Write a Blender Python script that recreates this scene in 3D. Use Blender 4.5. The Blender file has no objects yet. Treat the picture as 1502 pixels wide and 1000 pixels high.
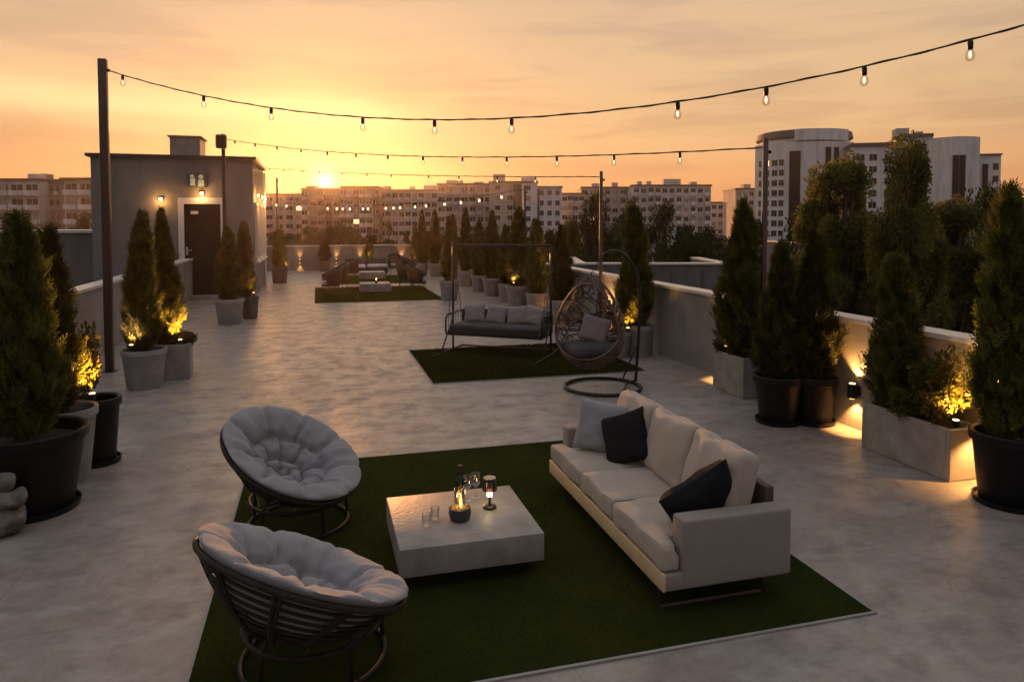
import bpy, math, random
import numpy as np
from mathutils import Vector, Matrix, noise as mnoise
R = math.radians
sc = bpy.context.scene
COL = sc.collection

# ------------------------------------------------------------------ camera, sky, sun, exposure
F_PX, YAW, PITCH = 1035.0, R(15.447), R(2.4)
cam_d = bpy.data.cameras.new('camera')
cam = bpy.data.objects.new('camera', cam_d); COL.objects.link(cam)
cam.location = (0, 0, 2.4)
cam.rotation_euler = (R(90) - PITCH, 0, -YAW)
cam_d.sensor_width = 36.0
cam_d.lens = 36.0 * F_PX / 1502.0
cam_d.shift_y = -0.0856
cam_d.clip_start = 0.05; cam_d.clip_end = 4000
sc.camera = cam
sc.view_settings.view_transform = 'Standard'
sc.view_settings.look = 'None'
sc.view_settings.gamma = 1
sc.view_settings.exposure = 0.42
SUN_EL, SUN_AZ = R(3.30), R(0.62)           # azimuth measured from +Y towards +X
SUN_DIR = Vector((math.sin(SUN_AZ) * math.cos(SUN_EL), math.cos(SUN_AZ) * math.cos(SUN_EL), math.sin(SUN_EL)))


class NT:
    """tiny helper to write node trees"""
    def __init__(s, tree):
        s.t = tree; s.n = tree.nodes; s.l = tree.links

    def node(s, typ, **kw):
        n = s.n.new(typ)
        for k, v in kw.items(): setattr(n, k, v)
        return n

    def put(s, sock, v):
        if isinstance(v, bpy.types.NodeSocket): s.l.new(v, sock)
        elif v is not None: sock.default_value = v

    def m(s, op, a, b=None, c=None, clamp=False):
        n = s.n.new('ShaderNodeMath'); n.operation = op; n.use_clamp = clamp
        for i, v in enumerate((a, b, c)): s.put(n.inputs[i], v) if v is not None else None
        return n.outputs[0]

    def mix(s, f, a, b, typ='MIX'):
        n = s.n.new('ShaderNodeMix'); n.data_type = 'RGBA'; n.blend_type = typ
        s.put(n.inputs[0], f)
        for i, v in ((6, a), (7, b)):
            if isinstance(v, (tuple, list)) and len(v) == 3: v = (*v, 1)
            s.put(n.inputs[i], v)
        return n.outputs[2]

    def ramp(s, f, stops, interp='LINEAR'):
        n = s.n.new('ShaderNodeValToRGB'); cr = n.color_ramp; cr.interpolation = interp
        while len(cr.elements) < len(stops): cr.elements.new(0.5)
        for e, (p, c) in zip(cr.elements, stops):
            e.position = p
            e.color = (*c, 1) if isinstance(c, (tuple, list)) else (c, c, c, 1)
        s.l.new(f, n.inputs[0])
        return n.outputs[0]

    def noise(s, vec, scale, detail=4, rough=.55, dist=0.0):
        n = s.n.new('ShaderNodeTexNoise')
        n.inputs['Scale'].default_value = scale; n.inputs['Detail'].default_value = detail
        n.inputs['Roughness'].default_value = rough; n.inputs['Distortion'].default_value = dist
        s.l.new(vec, n.inputs['Vector'])
        return n.outputs['Fac']

    def mapping(s, vec, scale=(1, 1, 1), loc=(0, 0, 0), rot=(0, 0, 0)):
        n = s.n.new('ShaderNodeMapping')
        n.inputs['Scale'].default_value = scale; n.inputs['Location'].default_value = loc
        n.inputs['Rotation'].default_value = rot
        s.l.new(vec, n.inputs['Vector'])
        return n.outputs[0]


world = bpy.data.worlds.new('World'); sc.world = world; world.use_nodes = True
w = NT(world.node_tree); w.n.clear()
tc = w.node('ShaderNodeTexCoord').outputs['Generated']
sep = w.node('ShaderNodeSeparateXYZ'); w.l.new(tc, sep.inputs[0])
dx, dy, dz = sep.outputs
dn = w.node('ShaderNodeVectorMath', operation='DOT_PRODUCT'); w.l.new(tc, dn.inputs[0]); dn.inputs[1].default_value = SUN_DIR
dot = dn.outputs['Value']
sunside = w.m('MULTIPLY_ADD', dot, .5, .5, clamp=True)
warm = w.ramp(dz, [(0.0, (.60, .235, .09)), (.05, (.66, .30, .11)), (.12, (.66, .395, .185)), (.20, (.62, .40, .215)),
                   (.30, (.56, .38, .235)), (.48, (.45, .38, .32)), (.72, (.385, .375, .39)), (1.0, (.37, .38, .42))])
cool = w.ramp(dz, [(0.0, (.11, .085, .08)), (.12, (.14, .115, .11)), (.35, (.175, .16, .165)), (.7, (.30, .295, .315)), (1.0, (.37, .38, .42))])
side = w.ramp(sunside, [(0.15, 0.0), (.55, .35), (.93, 1.0)], 'EASE')
sky = w.mix(side, cool, warm)
# thin streaky cloud
cv = w.mapping(tc, scale=(2.2, 2.2, 17.0), loc=(.3, .1, .0), rot=(R(1.5), R(3), 0))
cn = w.noise(cv, 1.5, 6, .55, .5)
cmask = w.ramp(cn, [(.42, 0.0), (.68, 1.0)], 'EASE')
cfade = w.ramp(dz, [(.02, 0.0), (.07, 1.0), (.5, .9), (.8, .4)])
cl = w.m('MULTIPLY', cmask, cfade)
cloudcol = w.ramp(dz, [(0, (.55, .26, .11)), (.1, (.46, .245, .115)), (.2, (.43, .28, .18)), (.5, (.33, .29, .27)), (1, (.32, .33, .36))])
cloudcol = w.mix(side, cool, cloudcol)
sky = w.mix(w.m('MULTIPLY', cl, .6), sky, cloudcol)
# pale lit band of cloud, left of the sun and a little above it
bn = w.noise(w.mapping(tc, scale=(1.6, 1.6, 9.0), loc=(4.0, 2.0, 1.0)), 2.0, 4, .5)
bz = w.m('ADD', dz, w.m('MULTIPLY', w.m('SUBTRACT', bn, .5), .035))
bd = w.m('DIVIDE', w.m('SUBTRACT', bz, .150), .021)
band = w.m('POWER', 2.718, w.m('MULTIPLY', w.m('MULTIPLY', bd, bd), -1.0))
bside = w.ramp(dx, [(.0, 1.0), (.22, 0.0)], 'EASE')
bd2 = w.ramp(dy, [(.3, 0.0), (.8, 1.0)], 'EASE')
sky = w.mix(w.m('MULTIPLY', w.m('MULTIPLY', band, bside), w.m('MULTIPLY', bd2, .85)), sky, (.86, .59, .28))
# darker mauve-orange veil low on the left
vd = w.m('DIVIDE', w.m('SUBTRACT', bz, .086), .022)
veil = w.m('POWER', 2.718, w.m('MULTIPLY', w.m('MULTIPLY', vd, vd), -1.0))
vside = w.ramp(w.m('MULTIPLY', dx, -1.0), [(.08, 0.0), (.36, 1.0)], 'EASE')
sky = w.mix(w.m('MULTIPLY', w.m('MULTIPLY', veil, vside), .5), sky, (.50, .25, .11))
# aureole round the sun and the disc itself
ac = w.m('SUBTRACT', 1.0, w.m('MAXIMUM', dot, 0.0))
g1 = w.m('POWER', 2.718, w.m('MULTIPLY', ac, -30.0))
g2 = w.m('POWER', 2.718, w.m('MULTIPLY', ac, -300.0))
g3 = w.m('POWER', 2.718, w.m('MULTIPLY', ac, -9000.0))
def scaled(col, f):
    n = w.node('ShaderNodeVectorMath', operation='SCALE'); n.inputs[0].default_value = col; w.l.new(f, n.inputs['Scale']); return n.outputs[0]
def added(a, b):
    n = w.node('ShaderNodeVectorMath', operation='ADD'); w.l.new(a, n.inputs[0]); w.l.new(b, n.inputs[1]); return n.outputs[0]
tot = added(sky, scaled((.05, .028, .0), g1))
tot = added(tot, scaled((.30, .16, .0), g2))
tot = added(tot, scaled((3.0, 1.7, .45), g3))
disc = w.m('GREATER_THAN', dot, math.cos(R(.27)))
tot = added(tot, scaled((40, 30, 16), disc))
below = w.m('LESS_THAN', dz, -.02)
tot = w.mix(below, tot, (.10, .075, .055))
bg = w.node('ShaderNodeBackground'); w.l.new(tot, bg.inputs['Color']); bg.inputs['Strength'].default_value = 1.0
wo = w.node('ShaderNodeOutputWorld'); w.l.new(bg.outputs[0], wo.inputs[0])

sun_d = bpy.data.lights.new('sun', 'SUN'); sun_d.energy = 3.6; sun_d.angle = R(.5); sun_d.color = (1.0, .40, .12)
sun = bpy.data.objects.new('sun', sun_d); COL.objects.link(sun)
sun.rotation_euler = SUN_DIR.to_track_quat('Z', 'Y').to_euler()
sun.location = (0, 0, 60)

CY, SY = math.cos(YAW), math.sin(YAW)
def at(px, depth):
    """ground point on the bearing of column px of the photograph, depth metres out"""
    u = (px - 751) / F_PX * depth
    return (depth * SY + u * CY, depth * CY - u * SY)
def zat(py, depth): return 2.4 + (328 - py) / F_PX * depth

# ------------------------------------------------------------------ mesh helpers
class MB:
    def __init__(s):
        s.v = []; s.f = []; s.mi = []; s.cur = 0; s.M = Matrix.Identity(4)

    def add(s, vs, fs):
        o = len(s.v)
        s.v += [tuple(s.M @ Vector(p)) for p in vs]
        s.f += [tuple(i + o for i in f) for f in fs]
        s.mi += [s.cur] * len(fs)
        return s

    def box(s, c, d, rz=0.0, taper=1.0):
        x, y, z = d[0] / 2, d[1] / 2, d[2] / 2
        cr, sr = math.cos(rz), math.sin(rz)
        vs = []
        for sz in (-1, 1):
            k = taper if sz > 0 else 1.0
            for sx, sy in ((-1, -1), (1, -1), (1, 1), (-1, 1)):
                a, b = sx * x * k, sy * y * k
                vs.append((c[0] + a * cr - b * sr, c[1] + a * sr + b * cr, c[2] + sz * z))
        return s.add(vs, [(3, 2, 1, 0), (4, 5, 6, 7), (0, 1, 5, 4), (1, 2, 6, 5), (2, 3, 7, 6), (3, 0, 4, 7)])

    def box2(s, lo, hi):
        return s.box([(a + b) / 2 for a, b in zip(lo, hi)], [b - a for a, b in zip(lo, hi)])

    def rbox(s, c, d, r, n=3, grid=(1, 1, 1), bulge=None):
        """box with rounded edges; bulge(p, unit) may push the points about"""
        hx = [v / 2 for v in d]
        def axis(h, g):
            r_ = min(r, h * .98)
            a = [-h + r_ * (1 - math.cos(i / n * math.pi / 2)) for i in range(n)]
            mid = [-h + r_ + (2 * h - 2 * r_) * i / g for i in range(g + 1)]
            return a + mid + [-q for q in reversed(a)]
        axs = [axis(h, g) for h, g in zip(hx, grid)]
        idx = {}; vs = []; fs = []
        def vert(p):
            k = tuple(round(q, 5) for q in p)
            if k in idx: return idx[k]
            core = [max(-(h - min(r, h * .98)), min(h - min(r, h * .98), q)) for q, h in zip(p, hx)]
            dlt = Vector([a - b for a, b in zip(p, core)])
            rr = min(r, min(hx) * .98)
            q = Vector(core) + (dlt.normalized() * rr if dlt.length > 1e-9 else dlt)
            if bulge: q = bulge(q, [a / h for a, h in zip(q, hx)])
            idx[k] = len(vs); vs.append((q[0] + c[0], q[1] + c[1], q[2] + c[2]))
            return idx[k]
        for ax in range(3):
            b_, c_ = (ax + 1) % 3, (ax + 2) % 3
            for sg in (-1, 1):
                for i in range(len(axs[b_]) - 1):
                    for j in range(len(axs[c_]) - 1):
                        q = []
                        for (ii, jj) in ((i, j), (i + 1, j), (i + 1, j + 1), (i, j + 1)):
                            p = [0, 0, 0]; p[ax] = sg * hx[ax]; p[b_] = axs[b_][ii]; p[c_] = axs[c_][jj]
                            q.append(vert(p))
                        if len(set(q)) == 4: fs.append(tuple(q if sg > 0 else reversed(q)))
        return s.add(vs, fs)

    def tube(s, pts, r, n=8, closed=False, caps=True):
        pts = [Vector(p) for p in pts]
        m = len(pts)
        rs = r if isinstance(r, (list, tuple)) else [r] * m
        tg = []
        for i in range(m):
            a = pts[(i - 1) % m] if (closed or i > 0) else pts[i]
            b = pts[(i + 1) % m] if (closed or i < m - 1) else pts[i]
            tg.append((b - a).normalized())
        up = Vector((0, 0, 1)) if abs(tg[0].z) < .9 else Vector((1, 0, 0))
        nv = (up - tg[0] * up.dot(tg[0])).normalized()
        vs = []; fs = []
        for i in range(m):
            nv = (nv - tg[i] * nv.dot(tg[i]))
            nv = nv.normalized() if nv.length > 1e-6 else tg[i].orthogonal().normalized()
            bv = tg[i].cross(nv)
            for k in range(n):
                a = 2 * math.pi * k / n
                vs.append(pts[i] + (nv * math.cos(a) + bv * math.sin(a)) * rs[i])
        for i in range(m if closed else m - 1):
            j = (i + 1) % m
            for k in range(n):
                k2 = (k + 1) % n
                fs.append((i * n + k, i * n + k2, j * n + k2, j * n + k))
        if caps and not closed:
            fs.append(tuple(reversed(range(n)))); fs.append(tuple(range((m - 1) * n, m * n)))
        return s.add(vs, fs)

    def lathe(s, prof, n=24, c=(0, 0, 0), a0=0.0, caps=True):
        vs = []; fs = []
        for r_, z in prof:
            for k in range(n):
                a = a0 + 2 * math.pi * k / n
                vs.append((c[0] + r_ * math.cos(a), c[1] + r_ * math.sin(a), c[2] + z))
        m = len(prof)
        for i in range(m - 1):
            for k in range(n):
                k2 = (k + 1) % n
                fs.append((i * n + k, i * n + k2, (i + 1) * n + k2, (i + 1) * n + k))
        if caps:
            fs.append(tuple(reversed(range(n)))); fs.append(tuple(range((m - 1) * n, m * n)))
        return s.add(vs, fs)

    def build(s, name, mats, parent=None, smooth=False, sharp=None):
        me = bpy.data.meshes.new(name)
        me.from_pydata(s.v, [], s.f)
        mats = mats if isinstance(mats, (list, tuple)) else [mats]
        for m_ in mats: me.materials.append(m_)
        if len(mats) > 1: me.polygons.foreach_set('material_index', s.mi)
        if smooth:
            me.polygons.foreach_set('use_smooth', [True] * len(me.polygons))
        me.update()
        if smooth and sharp: me.set_sharp_from_angle(angle=R(sharp))
        o = bpy.data.objects.new(name, me); COL.objects.link(o)
        if parent: o.parent = parent
        return o


def tag(o, label=None, cat=None, group=None, kind=None):
    if label: o['label'] = label
    if cat: o['category'] = cat
    if group: o['group'] = group
    if kind: o['kind'] = kind
    return o
def empty(name, loc, rz=0.0, label=None, cat=None, group=None, scale=None):
    o = bpy.data.objects.new(name, None); COL.objects.link(o)
    o.location = loc; o.rotation_euler = (0, 0, rz); o.empty_display_size = .2
    if scale: o.scale = scale
    return tag(o, label, cat, group)
def place(name, mesh, parent=None, loc=(0, 0, 0), rot=(0, 0, 0), scale=(1, 1, 1)):
    o = bpy.data.objects.new(name, mesh); COL.objects.link(o)
    o.location = loc; o.rotation_euler = rot; o.scale = scale
    if parent: o.parent = parent
    return o
def copy_tree(o, parent=None):
    c = o.copy(); COL.objects.link(c)
    if parent: c.parent = parent
    for ch in [q for q in COL.objects if q.parent == o]: copy_tree(ch, c)
    return c
def np_mesh(name, verts, quads, mat, smooth=False):
    me = bpy.data.meshes.new(name)
    nv, nf, k = len(verts), len(quads), quads.shape[1]
    me.vertices.add(nv); me.vertices.foreach_set('co', verts.astype(np.float32).ravel())
    me.loops.add(nf * k); me.loops.foreach_set('vertex_index', quads.astype(np.int32).ravel())
    me.polygons.add(nf)
    me.polygons.foreach_set('loop_start', np.arange(0, nf * k, k, dtype=np.int32))
    me.materials.append(mat)
    me.update(calc_edges=True); me.validate()
    if smooth: me.polygons.foreach_set('use_smooth', [True] * nf)
    return me
def point_lamp(name, loc, power, col, parent=None, radius=.03):
    d = bpy.data.lights.new(name, 'POINT'); d.energy = power; d.color = col; d.shadow_soft_size = radius
    o = bpy.data.objects.new(name, d); COL.objects.link(o); o.location = loc
    if parent: o.parent = parent
    return o
def spot_lamp(name, loc, direction, power, col, cone, blend=.5, parent=None, radius=.02):
    d = bpy.data.lights.new(name, 'SPOT'); d.energy = power; d.color = col; d.shadow_soft_size = radius
    d.spot_size = R(cone); d.spot_blend = blend
    o = bpy.data.objects.new(name, d); COL.objects.link(o); o.location = loc
    o.rotation_euler = Vector(direction).to_track_quat('-Z', 'Y').to_euler()
    if parent: o.parent = parent
    return o

# ------------------------------------------------------------------ materials
def mat(name, col, rough=.7, metal=0.0, var=0.0, vscale=6.0, bump=0.0, bscale=40.0, col2=None, spec=.5, coords='Object', emit=None, estr=0.0, stretch=(1, 1, 1), sheen=0.0, stain=0.0, sscale=1.6):
    m_ = bpy.data.materials.new(name); m_.use_nodes = True
    t = NT(m_.node_tree); b = t.n['Principled BSDF']
    b.inputs['Roughness'].default_value = rough; b.inputs['Metallic'].default_value = metal
    b.inputs['Specular IOR Level'].default_value = spec
    if sheen: b.inputs['Sheen Weight'].default_value = sheen
    co = t.node('ShaderNodeTexCoord').outputs[coords]
    if stretch != (1, 1, 1): co = t.mapping(co, scale=stretch)
    if var or col2:
        nz = t.noise(co, vscale, 5, .6)
        c2 = col2 or tuple(min(1, c * (1 - var)) for c in col)
        c1 = col if col2 else tuple(min(1, c * (1 + var)) for c in col)
        cc = t.mix(t.ramp(nz, [(.3, 0.0), (.7, 1.0)]), c1, c2)
        if stain:
            st_ = t.noise(t.mapping(co, scale=(1, 1, .09)), sscale, 6, .7, .15)
            cc = t.mix(t.m('MULTIPLY', t.ramp(st_, [(.48, 0.0), (.66, 1.0)]), stain), cc, tuple(q * .42 for q in col))
        t.put(b.inputs['Base Color'], cc)
    else:
        b.inputs['Base Color'].default_value = (*col, 1)
    if bump:
        bn_ = t.node('ShaderNodeBump'); bn_.inputs['Strength'].default_value = bump; bn_.inputs['Distance'].default_value = .02
        t.l.new(t.noise(co, bscale, 4, .6), bn_.inputs['Height']); t.l.new(bn_.outputs[0], b.inputs['Normal'])
    if emit:
        b.inputs['Emission Color'].default_value = (*emit, 1); b.inputs['Emission Strength'].default_value = estr
    return m_

def floor_material():
    m_ = bpy.data.materials.new('screed_concrete'); m_.use_nodes = True
    t = NT(m_.node_tree); b = t.n['Principled BSDF']
    co = t.node('ShaderNodeTexCoord').outputs['Object']
    big = t.noise(co, .55, 6, .62, .25)
    mid = t.noise(t.mapping(co, loc=(3, 7, 0)), 2.6, 9, .72, .15)
    fine = t.noise(co, 55, 4, .7)
    c = t.mix(t.ramp(big, [(.3, 0.0), (.7, 1.0)]), (.28, .238, .205), (.385, .335, .292))
    c = t.mix(t.m('MULTIPLY', t.ramp(mid, [(.36, 1.0), (.56, 0.0)]), .7), c, (.135, .112, .098))
    c = t.mix(t.m('MULTIPLY', t.ramp(fine, [(.35, 1.0), (.6, 0.0)]), .25), c, (.14, .12, .11))
    pale = t.noise(t.mapping(co, scale=(1.0, 2.2, 1), loc=(11, 2, 0)), 1.3, 9, .74, .2)
    c = t.mix(t.m('MULTIPLY', t.ramp(pale, [(.50, 0.0), (.66, 1.0)]), .55), c, (.44, .41, .38))
    spk = t.noise(co, 240, 2, .6)
    c = t.mix(t.m('MULTIPLY', t.ramp(spk, [(.62, 0.0), (.72, 1.0)]), .5), c, (.10, .09, .085))
    vor = t.node('ShaderNodeTexVoronoi', feature='DISTANCE_TO_EDGE'); vor.inputs['Scale'].default_value = .42
    nn_ = t.node('ShaderNodeVectorMath', operation='ADD'); t.l.new(co, nn_.inputs[0])
    nv_ = t.node('ShaderNodeTexNoise'); nv_.inputs['Scale'].default_value = 2.2; nv_.inputs['Detail'].default_value = 5; t.l.new(co, nv_.inputs['Vector'])
    t.l.new(nv_.outputs['Color'], nn_.inputs[1]); t.l.new(nn_.outputs[0], vor.inputs['Vector'])
    crack = t.m('MULTIPLY', t.m('LESS_THAN', vor.outputs['Distance'], .0035), t.ramp(big, [(.5, 0.0), (.6, 1.0)]))
    c = t.mix(t.m('MULTIPLY', crack, .6), c, (.08, .07, .065))
    # rust / dirt blotches
    blot = t.noise(t.mapping(co, loc=(-5, 9, 0)), .8, 6, .7, .6)
    c = t.mix(t.m('MULTIPLY', t.ramp(blot, [(.62, 0.0), (.72, 1.0)]), .45), c, (.19, .12, .08))
    sx_ = t.node('ShaderNodeSeparateXYZ'); t.l.new(co, sx_.inputs[0])
    jy = t.m('ABSOLUTE', t.m('SUBTRACT', t.m('FRACT', t.m('MULTIPLY_ADD', sx_.outputs[1], 1 / 4.1, .37)), .5))
    jx = t.m('ABSOLUTE', t.m('SUBTRACT', t.m('FRACT', t.m('MULTIPLY_ADD', sx_.outputs[0], 1 / 3.3, .1)), .5))
    joint = t.m('MAXIMUM', t.m('LESS_THAN', jy, .0016), t.m('LESS_THAN', jx, .002))
    c = t.mix(t.m('MULTIPLY', joint, .22), c, (.09, .075, .065))
    t.put(b.inputs['Base Color'], c)
    t.put(b.inputs['Roughness'], t.m('MULTIPLY_ADD', t.ramp(mid, [(.35, 1.0), (.65, 0.0)]), .26, .28))
    b.inputs['Specular IOR Level'].default_value = .7
    wav = t.noise(t.mapping(co, scale=(.8, 1.6, 1)), 1.3, 3, .5, 0)
    h = t.m('ADD', t.m('MULTIPLY', wav, .7), t.m('MULTIPLY', mid, .07))
    h = t.m('ADD', h, t.m('MULTIPLY', fine, .012))
    bp = t.node('ShaderNodeBump'); bp.inputs['Strength'].default_value = .5; bp.inputs['Distance'].default_value = .05
    t.l.new(h, bp.inputs['Height']); t.l.new(bp.outputs[0], b.inputs['Normal'])
    return m_

def leaf_material(name, dark, light, trans=.35, vscale=5.0):
    m_ = bpy.data.materials.new(name); m_.use_nodes = True
    t = NT(m_.node_tree); b = t.n['Principled BSDF']; out = t.n['Material Output']
    co = t.node('ShaderNodeTexCoord').outputs['Object']
    geo = t.node('ShaderNodeNewGeometry')
    oi = t.node('ShaderNodeObjectInfo')
    nz = t.noise(co, vscale, 3, .6)
    f = t.m('ADD', t.m('MULTIPLY', t.ramp(nz, [(.35, 0.0), (.65, 1.0)]), .72), t.m('MULTIPLY', geo.outputs['Random Per Island'], .28))
    c = t.mix(f, dark, light)
    hs = t.node('ShaderNodeHueSaturation'); t.l.new(c, hs.inputs['Color'])
    t.put(hs.inputs['Value'], t.m('MULTIPLY_ADD', oi.outputs['Random'], .5, .75))
    t.put(hs.inputs['Hue'], t.m('MULTIPLY_ADD', oi.outputs['Random'], .03, .485))
    t.l.new(hs.outputs[0], b.inputs['Base Color'])
    b.inputs['Roughness'].default_value = .6; b.inputs['Specular IOR Level'].default_value = .12
    tr = t.node('ShaderNodeBsdfTranslucent'); t.l.new(hs.outputs[0], tr.inputs['Color'])
    mx = t.node('ShaderNodeMixShader'); mx.inputs[0].default_value = trans
    t.l.new(b.outputs[0], mx.inputs[1]); t.l.new(tr.outputs[0], mx.inputs[2]); t.l.new(mx.outputs[0], out.inputs[0])
    return m_

def glass_material(name, tint=(1, 1, 1), alpha=.18, rough=.03):
    m_ = bpy.data.materials.new(name); m_.use_nodes = True
    t = NT(m_.node_tree); out = t.n['Material Output']; t.n.remove(t.n['Principled BSDF'])
    gl = t.node('ShaderNodeBsdfGlossy'); gl.inputs['Roughness'].default_value = rough
    tp = t.node('ShaderNodeBsdfTransparent'); tp.inputs['Color'].default_value = (*tint, 1)
    lw = t.node('ShaderNodeLayerWeight'); lw.inputs['Blend'].default_value = .35
    mx = t.node('ShaderNodeMixShader')
    t.put(mx.inputs[0], t.m('MULTIPLY_ADD', lw.outputs['Facing'], .75, alpha * .4, clamp=True))
    t.l.new(tp.outputs[0], mx.inputs[1]); t.l.new(gl.outputs[0], mx.inputs[2]); t.l.new(mx.outputs[0], out.inputs[0])
    return m_

def glow(name, col, strength):
    m_ = bpy.data.materials.new(name); m_.use_nodes = True
    t = NT(m_.node_tree); out = t.n['Material Output']; t.n.remove(t.n['Principled BSDF'])
    e = t.node('ShaderNodeEmission'); e.inputs[0].default_value = (*col, 1); e.inputs[1].default_value = strength
    t.l.new(e.outputs[0], out.inputs[0])
    return m_

M = {}
M['floor'] = floor_material()
M['wall'] = mat('parapet_render', (.235, .215, .195), .85, var=.18, vscale=1.6, bump=.25, bscale=30, stain=.32, sscale=1.3)
M['cap'] = mat('parapet_cap_stone', (.60, .56, .53), .32, var=.12, vscale=5, bump=.08, bscale=60)
M['house'] = mat('grey_plaster', (.20, .19, .185), .85, var=.1, vscale=1.2, bump=.15, bscale=60, stain=.32, sscale=1.3)
M['white'] = mat('white_paint', (.68, .66, .63), .5, var=.05, vscale=4)
M['trim'] = mat('dark_roof_trim', (.07, .055, .05), .5, var=.2)
M['door'] = mat('dark_door', (.014, .011, .010), .45, var=.3, vscale=2, spec=.2)
M['steel'] = mat('dull_steel', (.42, .42, .41), .35, metal=.9)
M['black'] = mat('black_metal', (.018, .017, .017), .42, metal=.3, var=.2)
M['pole'] = mat('bronze_pole', (.085, .06, .05), .38, metal=.6, var=.2, vscale=3)
M['plastic'] = mat('black_plastic_pot', (.007, .007, .008), .5, var=.2, vscale=8, bump=.08, bscale=90, spec=.25)
M['potgrey'] = mat('grey_pot', (.26, .245, .235), .7, var=.2, vscale=5, bump=.15, bscale=50)
M['potdark'] = mat('dark_grey_pot', (.10, .092, .088), .65, var=.2, vscale=5, bump=.15, bscale=50)
M['concrete'] = mat('cast_concrete', (.36, .33, .30), .75, col2=(.22, .195, .17), vscale=4.5, bump=.25, bscale=35, stain=.32, sscale=1.3)
M['soil'] = mat('potting_soil', (.028, .02, .014), .95, var=.4, vscale=30, bump=.8, bscale=60)
M['bark'] = mat('bark', (.09, .06, .04), .9, var=.35, vscale=9, bump=.6, bscale=30)
M['thuja'] = leaf_material('arborvitae_leaf', (.028, .037, .009), (.15, .14, .032), .4, 6.0)
M['leafA'] = leaf_material('poplar_leaf', (.035, .05, .013), (.25, .22, .055), .5, .9)
M['leafB'] = leaf_material('dark_tree_leaf', (.016, .03, .010), (.06, .082, .024), .35, .6)
M['leafC'] = leaf_material('bush_leaf', (.035, .04, .01), (.15, .13, .03), .4, 7.0)
M['turf'] = mat('turf_base', (.020, .027, .004), .95, col2=(.032, .039, .006), vscale=2.2, bump=.5, bscale=160, spec=.05)
M['blade'] = leaf_material('turf_blade', (.018, .025, .003), (.043, .050, .007), .3, 1.0)
M['blade_warmlit'] = leaf_material('warmlit_turf_blade', (.05, .075, .006), (.11, .135, .014), .35, 1.0)  # same turf as the other rugs, lightened: warm low light put into the colour
M['kerb'] = mat('pale_edging', (.30, .28, .255), .75, var=.15, vscale=4)
M['cloth'] = mat('grey_cotton', (.255, .25, .26), .95, var=.07, vscale=9, bump=.25, bscale=260, sheen=.3)
M['rattan'] = mat('dark_rattan', (.022, .014, .011), .6, spec=.3, var=.35, vscale=14, bump=.2, bscale=120)
M['sofa'] = mat('sand_upholstery', (.42, .355, .285), .92, var=.05, vscale=7, bump=.3, bscale=320, sheen=.25)
M['sofarail'] = mat('lamplit_beige_rail', (.60, .46, .27), .6, var=.06, vscale=7)  # beige, yellowed in the colour for the lamp light falling on it
M['backwood'] = mat('brown_back_frame', (.07, .048, .035), .6, var=.25, vscale=5)
M['armtop'] = mat('taupe_upholstery', (.26, .222, .188), .9, var=.06, vscale=7, bump=.25, bscale=320, sheen=.2)
M['pilgrey'] = mat('pale_grey_linen', (.28, .275, .285), .95, var=.08, vscale=25, bump=.35, bscale=300, sheen=.3)
M['pilblack'] = mat('charcoal_linen', (.013, .013, .014), .95, var=.2, vscale=25, bump=.3, bscale=300, spec=.2)
M['pilrose'] = mat('taupe_pillow', (.25, .21, .21), .95, var=.08, vscale=20, bump=.3, bscale=200, sheen=.3)
M['swing'] = mat('dark_swing_cushion', (.055, .05, .055), .9, var=.15, vscale=10, bump=.2, bscale=160)
M['wicker'] = mat('brown_wicker', (.10, .062, .045), .5, var=.3, vscale=20)
M['tubchair'] = mat('black_wicker', (.016, .015, .017), .55, var=.3, vscale=30, bump=.5, bscale=120)
M['table'] = mat('table_concrete', (.37, .335, .30), .48, col2=(.22, .195, .172), vscale=4.5, bump=.18, bscale=26)
M['bottle'] = mat('bottle_glass', (.008, .01, .008), .08, spec=.7)
M['glass'] = glass_material('clear_glass', (.97, .97, .95), .16)
M['bulbglass'] = glass_material('bulb_glass', (1, .96, .88), .2)
M['smoke'] = glass_material('smoked_glass', (.16, .11, .085), .2)
M['bulb'] = glow('bulb_filament', (1.0, .72, .38), 3.2)
M['bulbfar'] = glow('far_bulb', (1.0, .70, .38), 1.9)
M['lampglow'] = glow('lamp_glow', (1.0, .70, .34), 14)
M['sconce'] = glow('sconce_lens', (1.0, .60, .22), 7)
M['flame'] = glow('flame', (1.0, .50, .12), 4)
M['pebble'] = mat('gold_pebbles', (.42, .28, .10), .5, var=.4, vscale=40)
M['ceram'] = mat('faceted_dark_bowl', (.035, .036, .038), .45, var=.2)
M['stone'] = mat('rough_stone', (.26, .235, .2), .9, col2=(.06, .035, .03), vscale=9, bump=.6, bscale=25)
M['asphalt'] = mat('city_ground', (.05, .052, .045), .95, col2=(.03, .045, .02), vscale=.05)
M['glassdark'] = mat('window_glass', (.014, .013, .014), .2, spec=.3)
M['winlit'] = mat('lit_window', (.3, .2, .1), .3, emit=(1, .62, .28), estr=1.6)
M['frame'] = mat('window_frame', (.42, .40, .38), .6)
M['fac_white'] = mat('facade_white', (.72, .69, .68), .85, var=.1, vscale=.25, stain=.5, sscale=.55)
M['fac_grey'] = mat('facade_grey', (.56, .53, .52), .85, var=.12, vscale=.25, stain=.5, sscale=.55)
M['fac_beige'] = mat('facade_beige', (.54, .46, .40), .85, var=.12, vscale=.25, stain=.5, sscale=.55)
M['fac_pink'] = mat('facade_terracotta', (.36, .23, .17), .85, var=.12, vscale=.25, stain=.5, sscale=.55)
M['fac_brick'] = mat('facade_brick', (.27, .195, .155), .9, var=.2, vscale=.6, stain=.5, sscale=.55)
M['fac_roof'] = mat('roof_tile', (.17, .075, .05), .8, var=.2, vscale=.6)
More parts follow.
